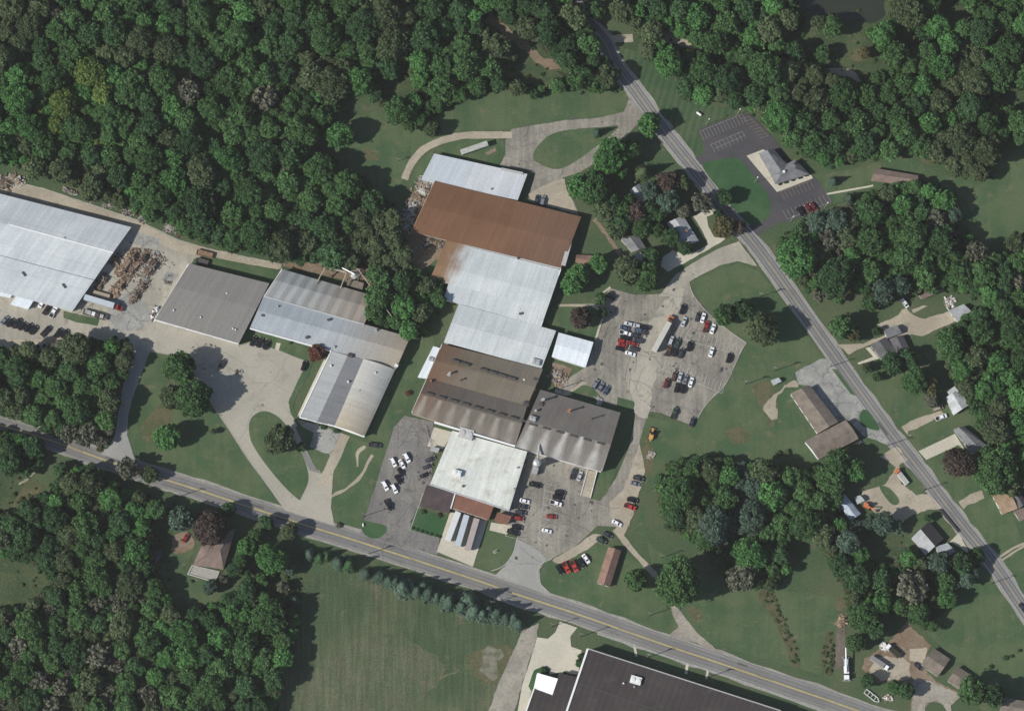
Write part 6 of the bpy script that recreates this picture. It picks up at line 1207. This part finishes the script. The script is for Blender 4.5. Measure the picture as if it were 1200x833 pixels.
# ---- lone trees, each with its own label
LT = [
 (z14(80,155),14.5,'bright','bright green round tree alone on the left lawn above the lower road'),(z14(345,125),3.6,'grey','tiny grey-green tree just right of the bright round lawn tree'),
 ((210,430),18,'mid','green tree at the lawn corner shading the plaza, upper of the pair'),((226,466),20,'mid','wide green tree at the plaza edge, lower of the pair'),((202,466),14,'olive','olive tree squeezed left of the two plaza trees'),
 (z14(725,165),15,'olive','olive-brown tree on the teardrop lawn island'),(z14(690,215),9,'olive','low purple-brown tree at the lower left of the island tree'),(z14(850,215),5.5,'deep','small dark tree right beside the island driveway'),
 (z3(935,655),9,'rust','reddish ornamental tree in the corner of the white-edged wing'),
 (z17(195,760),6.5,'blue','small blue-green spruce on the upper teardrop island','conifer'),(z29(325,745),10,'olive','olive tree beside the curved gravel track'),(z29(140,640),17,'mid','rounded green tree at the left end of the upper lawn'),(z29(220,590),12,'bright','bright green tree behind the rounded lawn-end tree'),
 (z29(815,510),10,'olive','olive tree standing out on the upper lawn edge, left of centre'),(z29(910,540),6,'deep','small deep green tree right of the olive lawn tree'),(z29(1050,490),10,'mid','green tree at the right end of the upper lawn edge'),
 (z17(495,715),13,'bright','bright green tree at the drive mouth beside the diagonal road'),(z17(245,440),14,'olive','olive tree above the gravel drive mouth'),(z17(100,450),15,'mid','green tree left of the olive tree above the drive mouth'),(z17(190,480),11,'mid','smaller green tree between road and upper lawn'),
 (z18(270,110),19,'bright','big bright green tree left of the hidden grey house'),(z18(380,75),12,'mid','green tree nearest the gravel drive mouth below the road'),(z18(335,215),8,'bright','small bright green tree below the big bright one'),(z18(90,290),14,'bright','bright green tree bordering the pale dirt by the rust roof'),(z18(190,310),18,'mid','dark green tree right of the bright dirt-edge tree'),(z18(175,230),12,'mid','green tree behind the dirt-edge pair'),
 (z18(460,200),10,'olive','olive-brown conifer casting a pointed shadow onto grass','conifer'),(z18(600,270),12,'purple','dark purple-brown tree amid the houses'),(z18(690,265),9,'olive','olive tree beside the diagonal road with an oval road shadow'),(z18(500,310),11,'blue','blue-green tree overhanging the hidden grey house'),(z18(600,370),14,'blue','large blue-green tree between the two grey houses'),(z18(690,425),8,'grey','small grey tree above the long grey house'),
 (z18(380,370),9,'mid','green tree left of the hidden grey house'),(z18(330,500),13,'deep','deep green tree above the L-shaped house'),(z18(450,520),12,'mid','green tree between L-shaped house and grey house'),(z18(240,420),13,'olive','olive tree close to the rust roof corner'),(z18(420,440),13,'purple','dark brownish tree in the middle of the houses grove'),(z18(540,540),9,'mid','green tree left of the long grey house wall'),(z18(615,580),10,'mid','round green tree at the long grey house wall'),(z18(500,430),11,'deep','deep green tree in the middle of the houses grove'),
 (z18(510,655),6.5,'blue','small blue-green spruce between the L-shaped house and pale drive','conifer'),(z18(700,640),8,'deep','small deep green tree under the long grey house end'),(z18(205,725),12,'bright','bright green tree beside the little brown shed'),(z18(370,760),15,'olive','olive-green tree above the big parking lot'),(z18(480,800),14,'mid','green tree between pale drive and big parking lot'),(z18(90,800),12,'bright','bright green tree right of the white rusty roof, upper one'),
 (z18(800,380),12,'grey','sparse tree straddling the diagonal road'),(z18(930,350),9,'deep','dark tree on the edge of the bright lawn loop'),(z18(895,445),6,'deep','small dark round tree beside the diagonal road drive'),(z18(920,515),12,'gold','gold-green tree at the mouth of the gravel drive'),(z18(1010,520),8,'purple','sparse dark tree leaning over the diagonal road'),
 (z8(105,60),13,'bright','bright green tree on the lawn strip above the white annex'),(z8(150,255),13,'purple','dark sparse tree on the lawn strip beside the white annex'),(z8(270,150),6,'mid','small green shrub-like tree at the left lot corner'),(z8(272,228),6,'deep','rounded dark small tree at the left lot edge'),(z8(520,50),12,'mid','green tree above the parking lot, below the grove'),(z8(430,20),11,'olive','olive tree left of the tree above the parking lot'),
 (z34(140,630),14,'mid','green tree on the lawn right of the parked red pickup'),(z34(245,605),12,'deep','dark green tree right beside the lawn tree near the lot'),(z34(365,715),19,'olive','wide hazy olive tree alone on the lawn by the diagonal road'),
 (z34(560,300),21,'bright','big bright green tree at the left tip of the grove by the road'),(z34(780,420),24,'deep','big dark hazy tree in front of the roadside grove'),(z34(980,565),9,'mid','small green tree left of the blue-grey trees'),(z34(820,700),14,'mid','green tree near the roadside beside the dark grey house'),(z34(880,740),9,'gold','gold-tinged tree touching the roadside green tree'),
 (z22(370,110),14,'blue','grey-blue tree above the white van'),(z22(470,70),13,'blue','grey-blue tree left of the brown shed among trees'),(z22(300,180),8,'mid','small green tree left of the upper tan drive'),(z22(420,520),13,'deep','deep green tree below the three-roofed dark house'),(z22(510,490),11,'deep','dark tree right of the three-roofed dark house'),(z22(335,595),6,'mid','small round green tree on the right roadside lawn'),(z22(270,545),6,'olive','small olive tree left of the dark house lawn'),(z22(550,620),16,'mid','green tree in front of the white-grey roofed house'),(z22(625,640),11,'gold','orange-gold tree left of the white-grey roofed house'),(z22(650,735),8,'grey','small grey tree at the tan driveway end'),(z22(325,335),5,'deep','tiny dark tree at the edge of the upper tan drive'),
 (z21(85,255),5.8,'blue','small silvery spruce, upper of the two by the sidewalk','conifer'),(z21(175,350),7.5,'blue','silvery spruce, lower of the two by the sidewalk','conifer'),
 (z24(800,205),17,'purple','dark red-purple tree beside the jointed concrete drive'),(z24(900,240),10,'mid','green tree right of the dark red-purple tree'),(z24(1020,260),26,'mid','very large green tree above the golden tan roof'),(z24(960,180),14,'mid','green tree overlapping the dark grey house roof'),(z24(1110,330),13,'olive','olive tree between the golden roof and large tree'),
 (z24(205,250),13,'bright','bright green tree shading the dirt yard entrance'),(z24(110,220),17,'mid','green tree behind the brown L-shaped building'),(z24(60,300),16,'mid','green tree left of the pale blue roof'),(z24(625,525),5,'deep','small dark tree above the two-tone gabled house'),(z24(820,780),14,'deep','dark tree hiding the end of the two-tone house'),(z24(900,740),9,'deep','small dark tree nearest the road by the two-tone house'),
 (z12(710,85),14,'mid','green tree left of the big dark roadside tree'),(z12(950,95),30,'mid','very big dark green tree on the lawn above the lower road'),
 (z27(430,70),16,'grey','grey-green tree right of the very big roadside tree'),(z27(600,110),8,'olive','olive brush tree at the top of the rough grass strip'),(z26(580,440),17,'bright','light green tree at the lower end of the grove'),(z26(710,530),9,'mid','small green tree in the lower meadow notch'),(z26(520,570),15,'grey','sparse grey tree at the lower end of the grove'),
 (z25(540,120),20,'grey','wide grey leafless-looking tree in the lower right'),(z25(360,210),13,'bright','bright green tree above the crane truck yard'),(z25(735,200),11,'bright','bright green tree at the top of the long right lawn'),(z25(260,300),16,'mid','green tree beside the brown dirt yard, upper'),(z25(330,360),13,'deep','deep green tree beside the brown dirt yard'),(z25(210,440),11,'mid','green tree right of the brown dirt strip'),(z25(280,660),8,'deep','round deep green shrub tree near the frame trailer'),(z25(430,700),8,'mid','green tree in the lower strip beside the frame trailer'),(z25(500,720),9,'deep','dark tree by the lower right driveway'),(z25(880,720),15,'mid','green tree covering the corner house roof'),(z25(1000,740),15,'deep','dark tree between the two corner houses'),(z25(850,110),0.1,'deep','')
 ,(z15(615,140),18,'purple','large purple-brown tree beside the brown hip-roofed house'),(z15(450,90),15,'blue','dense blue-green tree above the red car'),(z15(620,480),9,'blue','small blue-green tree below the grey deck'),(z15(690,440),6,'grey','small grey tree at the deck corner'),(z15(760,380),9,'deep','dark tree right of the brown hip roof'),
 (z33(385,320),17,'bright','bright green tree right of the brown hip-roofed house'),(z33(240,250),11,'bright','bright green tree between hip roof and road'),(z33(490,375),8,'blue','round blue-green tree near the hay field corner'),(z33(320,440),7,'mid','small green tree in the meadow right of the hip roof'),(z33(450,480),7,'grey','small grey-green tree at the hay field edge'),(z33(515,555),8,'blue','blue-green spruce at the hay field edge','conifer'),(z33(355,105),8,'deep','dark scrubby tree along the road verge, left one'),(z33(490,160),10,'olive','olive scrubby tree along the road verge, right one'),(z33(370,650),22,'mid','big green tree at the left edge of the hay field'),(z33(200,340),9,'mid','green tree hugging the hip-roofed house'),
 (z7(660+340,100),0.1,'mid',''),(z32(350,345),7.5,'deep','dark tree alone in the left meadow clearing'),(z32(60,290),16,'deep','dark green tree at the left edge below the road'),(z32(190,220),13,'deep','dark tree touching the road shoulder at the left'),(z2(640,330),11,'bright','bright green tree at the yard driveway corner'),
 (z4(850,290),14,'bright','large green tree between ribbed roof and white roof'),(z4(840,150),13,'deep','deep green tree above the gap between factories'),(z4(950,330),12,'olive','olive tree shading the white roof left corner'),(z4(700,110),12,'mid','green tree right of the white dust collector'),
 (z30(860,280),13,'mid','green tree in the clearing, upper of the pair'),(z30(970,385),15,'bright','bright green tree in the clearing, lower of the pair'),(z30(690,200),11,'mid','green tree bordering the shaded forest hollow'),(z31(480,380),14,'deep','dark tree at the clearing bottom'),
 (z27(1060,110) if False else (1195,350),12,'mid','green tree at the right edge below the big meadow'),(z21(900,660),13,'grey','bare grey-pink tree at the grove edge by the big meadow'),(z21(1140,610),12,'olive','olive scrub tree at the far right meadow edge'),(z21(480,390),13,'bright','bright green tree just below the long brown building'),(z21(390,340),11,'olive','olive tree under the long brown building left end'),(z21(715,370),12,'bright','bright green tree casting a long shadow on the big meadow'),
 (z35(510,310),9,'mid','green tree in the middle of the upper clearing'),(z35(250,270),10,'mid','green tree at the left of the upper clearing'),(z35(350,290),11,'deep','deep green tree at the bottom of the upper clearing'),(z35(570,150),12,'mid','green tree between pond and clearing, left one'),(z35(490,130),9,'olive','small olive tree at the pond bank'),(z35(750,300),8,'gold','brownish bush tree at the right of the upper clearing'),
]
LT += [((672,18),15,'olive','olive tree leaning over the diagonal road where it leaves the photo top'),((697,12),11,'mid','green tree right of the road at the very top edge'),((690,52),13,'mid','green tree covering the left edge of the upper diagonal road'),
 ((728,246),11,'mid','green tree filling the gap between hidden house and L-shaped house'),((764,300),10,'deep','deep green tree right of the lower L-shaped house'),((722,268),12,'olive','olive tree hugging the left of the L-shaped house'),((716,236),12,'deep','deep green tree in the left part of the houses grove'),((772,250),10,'mid','green tree just above the long grey house'),((748,258),11,'deep','dark tree between the hidden house and L-shaped house'),
 ((300,628),9,'mid','green tree in the scrub between hip-roofed house and road'),((268,598),8,'deep','dark tree on the verge right of the blue-green tree'),((150,548),13,'grey','greyish tree overhanging the lower road beside the driveway mouth'),((176,556),9,'olive','olive tree at the road verge near the driveway mouth')]
LONE=[]
SP = {'grey'}
for it in LT:
    px,rp,col,lb = it[:4]; rp*=1.14 if rp<22 else 1.0
    if rp<1: continue
    kd = it[4] if len(it)>4 else 'tree'
    tree(px,rp,col,lb,'single trees around the grounds',kind=kd,sparse=(col=='grey' and rp>11)); LONE.append((px,rp))
# ---- conifer screen beside the field
cs=[(30,60,6),(80,80,6.5),(118,98,6),(160,118,7),(205,110,6),(240,135,6),(275,125,6.5),(310,155,7),(350,172,6.5),(390,180,6),(425,205,6.5),(500,225,7),(545,200,8),(575,262,7),(612,270,7),(655,250,7),(700,275,7.5),(745,290,7),(790,290,7.5),(825,325,7)]
for i,(x,y,s) in enumerate(cs): tree((z28(x,y)[0]+R.uniform(-1,1),z28(x,y)[1]+R.uniform(-1.5,1.5)),s*R.uniform(1.3,1.9),'blue',f'blue-green conifer, number {i+1} from the left in the screen beside the hay field'.replace('number %d'%(i+1), (ORD+['thirteenth','fourteenth','fifteenth','sixteenth','seventeenth','eighteenth','nineteenth','twentieth'])[i]),'conifer screen along the lower road',kind='conifer')
for i,(x,y,s,c) in enumerate(((600,290,8,'blue'),(660,310,7,'deep'),(700,300,7,'deep'),(770,340,9,'blue'),(830,350,10,'deep'),(930,400,8,'blue'),(1000,420,8,'blue'),(1050,440,7,'blue'),(1100,450,8,'blue'),(1150,470,8,'blue'))):
    tree(z33(x,y),s*1.1,c,f'{FWORD[c]} conifer, {ORD[i]} from the left along the hay field top corner','conifers at the hay field corner',kind='conifer')
# shrubs
for i,(x,y) in enumerate(((412,532),(436,540),(462,550),(488,560),(515,568),(545,576),(566,582))): tree(z11(x,y),2.0,'deep',f'small round dark shrub, {ORD[i]} from the left in the hedge row','hedge row shrubs before the dark brown front',kind='shrub')
for i,(x,y) in enumerate(((655,515),(690,505),(730,492),(770,478),(808,465))): tree(z19(x,y),2.6,'deep',f'round shrub, {ORD[i]} from the left along the hip-roofed building front','shrubs along the hip-roofed building',kind='shrub')
for px,s,c,lb in ((z12(185,600),5,'deep','dark shrub left of the bright white canopy roof'),(z12(300,625),4,'deep','dark shrub above the black wing roof'),(z12(390,560),5,'deep','dark hedge shrub along the black building left wall'),(z12(395,520),4,'deep','upper hedge shrub along the black building left wall'),(z5(755,515),3.5,'deep','dark shrub against the white wing front'),(z5(680,490),3.5,'deep','low dark shrub beside the wing front'),(z3(788,597),2.2,'deep','small black shrub on the grass strip at the white edge'),(z23(350,548),4,'olive','low olive shrub left of the long brown building'),(z23(400,540),4,'olive','low olive shrub nearest the brown building end'),(z9(40,150),4,'rust','reddish shrub left of the streaked brown roof'),(z11(470,440),3,'olive','olive shrub in the front lawn bed'),(z11(560,460),3.2,'olive','grey-olive shrub in the front lawn bed right part'),(z8(255,130),4,'mid','green shrub on the pale lot corner path'),(z14(1065,665),3.5,'grey','grey twiggy shrub at the plaza road mouth'),(z25(1070,530),3,'deep','dark shrub along the right lawn, left one'),(z25(1105,520),2.5,'deep','dark shrub along the right lawn, middle one'),(z25(1150,487),2.5,'deep','dark shrub along the right lawn, right one'),(z25(985,580),3,'deep','dark shrub below the long right lawn')):
    tree(px,s,c,lb,'scattered shrubs',kind='shrub')
# ---- woods: dart throwing inside the forest outlines
def inside(p, poly):
    x,y=p; c=False; n=len(poly)
    for i in range(n):
        x1,y1=poly[i]; x2,y2=poly[(i+1)%n]
        if (y1>y)!=(y2>y) and x<(x2-x1)*(y-y1)/(y2-y1)+x1: c=not c
    return c
PAL={'upper left':['mid']*6+['deep']*4+['bright']*2+['olive'],'centre gap':['mid','bright','olive','olive','mid'],'left roadside':['mid','deep','olive','deep','mid','grey'],'lower left':['mid','mid','deep','mid','olive','olive','bright','deep'],
 'upper right':['mid']*4+['deep']*2+['bright']*2+['olive'],'right middle':['mid','mid','deep','deep','bright','olive','grey','blue'],'far right':['mid','mid','deep','olive','bright'],'lower right':['mid','mid','deep','olive','olive','bright','mid','grey'][:7]+(['blue'])}
PLACE={'upper left':'dense upper left woods','centre gap':'grove between the two factories','left roadside':'grove beside the left yard','lower left':'dense lower left woods','upper right':'dense upper right woods','right middle':'grove below the long brown building','far right':'woods at the right edge','lower right':'grove behind the brown L-shaped building'}
ALL=[]
for reg,poly in F.items():
    xs=[p[0] for p in poly];ys=[p[1] for p in poly]; bb=(min(xs),max(xs),min(ys),max(ys)); area=(bb[1]-bb[0])*(bb[3]-bb[2])
    placed=[]; grid={}
    for (lo,hi,tries,ov) in ((14,21,area/420,.92),(12,16,area/160,.9),(9.5,13,area/60,.88),(6,9.5,area/16,.78),(4,6.5,area/7,.74)):
        for _ in range(int(tries)):
            p=(R.uniform(bb[0],bb[1]),R.uniform(bb[2],bb[3]))
            r=R.uniform(lo,hi)
            if not inside(p,poly): continue
            pts=[p]+[(p[0]+dx*r*.6,p[1]+dy*r*.6) for dx,dy in ((1,0),(-1,0),(0,1),(0,-1))]
            if any(inside(q,c) for c in CLEAR for q in pts) or (r>8 and sum(inside(q,poly) for q in pts)<4): continue
            if reg in('lower left','left roadside') and r>14: r-=2
            gx,gy=int(p[0]//36),int(p[1]//36); bad=False
            for ax in (-1,0,1):
                for ay in (-1,0,1):
                    for q,rq in grid.get((gx+ax,gy+ay),()):
                        if (q[0]-p[0])**2+(q[1]-p[1])**2 < ((r+rq)*ov*.78)**2: bad=True;break
                    if bad:break
                if bad:break
            if bad: continue
            if any((q[0]-p[0])**2+(q[1]-p[1])**2 < ((r+rq)*.80)**2 for q,rq in LONE): continue
            n1=noise.noise(Vector((p[0]*.012,p[1]*.012,3))); pal=PAL[reg]
            # neighbouring trees tend to share a kind
            k=int((n1*1.9+.5+R.uniform(-.24,.24))*len(pal)); col=pal[max(0,min(len(pal)-1,k))]
            if reg=='upper left' and math.hypot((p[0]-75)/60,(p[1]-130)/60)<1: col=R.choice(['bright','bright','yellow','mid'])
            if reg=='centre gap' and R.random()<.55: continue
            if reg=='upper left' and R.random()<.015: col='grey'
            if reg=='lower left' and p[1]>690 and R.random()<.25: col='bright' if p[0]>180 else 'grey'
            grid.setdefault((gx,gy),[]).append((p,r)); placed.append((p,r))
            ALL.append((r,p,col,reg))
ALL.sort(key=lambda a:-a[0])
inframe=[a for a in ALL if a[2]!='grey' and -8<a[1][0]<1208 and -8<a[1][1]<841]; NIND=300-sum(1 for o_ in scene.objects if o_.name.split('.')[0]=='broadleaf_tree')
ind=set(id(a) for a in inframe[:NIND])|set(id(a) for a in [a for a in ALL if a[2]=='grey' and a[0]>8][:60]); rest=[]
for a in ALL:
    if id(a) in ind:
        r_,p,col,reg=a
        size='large' if r_>14 else ('mid-sized' if r_>11 else 'smaller')
        sparse=col=='grey'
        tree(p,r_*1.03,col,f'{size} {FWORD[col]} {"half-bare " if sparse else ""}tree within the {PLACE[reg]}',f'{size} {FWORD[col]} trees in the {PLACE[reg]}',hk=R.uniform(.95,1.18),sparse=sparse)
    else: rest.append(a)
print('forest trees', len(ALL), 'individual', len(ind), 'stuff', len(rest))
VV=[];TT=[];MI=[]; cols=list(FOL)
S_ids=[i for i,a in enumerate(CRA) if a[0]=='S']; M_ids=[i for i,a in enumerate(CRA) if a[0]=='M']
for r_,p,col,reg in rest:
    rm=r_*.4; ht=(rm*1.0+2.6)*R.uniform(.85,1.1); w_=at(p[0],p[1],ht); arr=CRA[R.choice(S_ids if rm<3.6 else M_ids)]
    if col=='grey': arr=SPA[R.randrange(3)]
    a=R.uniform(0,6.28); M=np.array([[math.cos(a),-math.sin(a),0],[math.sin(a),math.cos(a),0],[0,0,.95]],np.float32)*rm
    VV.append((arr[1].reshape(-1,3)@M.T+np.array([w_.x,w_.y,ht],np.float32)).reshape(-1,4,3)); TT.append(np.clip(arr[2]*.7+R.uniform(0,.32),0,1)); MI.append(np.full(len(arr[2]),cols.index(col)))
me=mesh_from_quads('undergrowth_woods',np.concatenate(VV).astype(np.float32),np.concatenate(TT).astype(np.float32),[FOL[c] for c in cols],np.concatenate(MI))
o=bpy.data.objects.new('woodland_understory',me); COL.objects.link(o); tag(o,'smaller crowded trees and saplings filling the dense woods','woods',kind='stuff')
print('understory quads', len(me.polygons))
# ---- low brush along wood edges and in clearings (one uncountable mass)
BV=[];BT=[];BM=[]
bp=[]
for reg,poly in F.items():
    n=len(poly)
    for i in range(n):
        a,b=poly[i],poly[(i+1)%n]; L=math.hypot(a[0]-b[0],a[1]-b[1])
        for j in range(int(L/7)):
            t=R.random(); q=(a[0]+(b[0]-a[0])*t+R.uniform(-5,5),a[1]+(b[1]-a[1])*t+R.uniform(-5,5))
            if -20<q[0]<1220 and -20<q[1]<853: bp.append((q,R.uniform(1.5,3.6)))
for poly in CLEAR:
    xs=[p[0] for p in poly];ys=[p[1] for p in poly]
    for _ in range(int((max(xs)-min(xs))*(max(ys)-min(ys))/420)):
        q=(R.uniform(min(xs),max(xs)),R.uniform(min(ys),max(ys)))
        if inside(q,poly): bp.append((q,R.uniform(1,3)))
for poly,n_,mx in (([z27(540,170),z27(560,140),z27(620,150),z27(700,330),z27(760,480),z27(765,550),z27(730,570),z27(690,440),z27(615,290)],60,2.0),([z27(920,400),z27(960,370),z27(970,560),z27(940,640),z27(900,600),z27(895,500)],45,2.4)):
    xs=[p[0] for p in poly];ys=[p[1] for p in poly]; c=0
    while c<n_:
        q=(R.uniform(min(xs),max(xs)),R.uniform(min(ys),max(ys)))
        if inside(q,poly): bp.append((q,R.uniform(.8,mx))); c+=1
FORB=[sheet_ for sheet_ in ()]
for q,rp in bp:
    rm=rp*.4; w_=at(q[0],q[1],rm*.5); arr=CRA[R.choice(S_ids)]; sub=rs.choice(len(arr[2]),min(160,len(arr[2])),replace=False); V=arr[1][sub]; a=R.uniform(0,6.28)
    M=np.array([[math.cos(a),-math.sin(a),0],[math.sin(a),math.cos(a),0],[0,0,.8]],np.float32)*rm
    cen=V.mean(axis=1,keepdims=True); V=(V-cen)*1.8+cen
    BV.append((V.reshape(-1,3)@M.T+np.array([w_.x,w_.y,rm*.5],np.float32)).reshape(-1,4,3)); BT.append(arr[2][sub]); BM.append(np.full(len(sub),cols.index(R.choice(['mid','olive','olive','deep','gold']))))
me=mesh_from_quads('brush',np.concatenate(BV).astype(np.float32),np.concatenate(BT).astype(np.float32),[FOL[c] for c in cols],np.concatenate(BM))
o=bpy.data.objects.new('ground_brush',me); COL.objects.link(o); tag(o,'low weedy brush along the wood edges and clearings','brush',kind='stuff')
# ------------------------------------------------------------------ air between the high camera and the ground
if True:
    m=MB(); m.box((0,0,2150),(12000,12000,4302)); hz=m.build('haze', None); hz.data.materials.clear()
    hm=bpy.data.materials.new('thin_air_haze'); hm.use_nodes=True; t=hm.node_tree; t.nodes.remove(t.nodes['Principled BSDF']); pv=t.nodes.new('ShaderNodeVolumePrincipled')
    pv.inputs['Color'].default_value=(1,.97,.96,1); pv.inputs['Density'].default_value=7.5e-6; t.links.new(pv.outputs[0], t.nodes['Material Output'].inputs['Volume']); hz.data.materials.append(hm); hz['kind']='stuff'
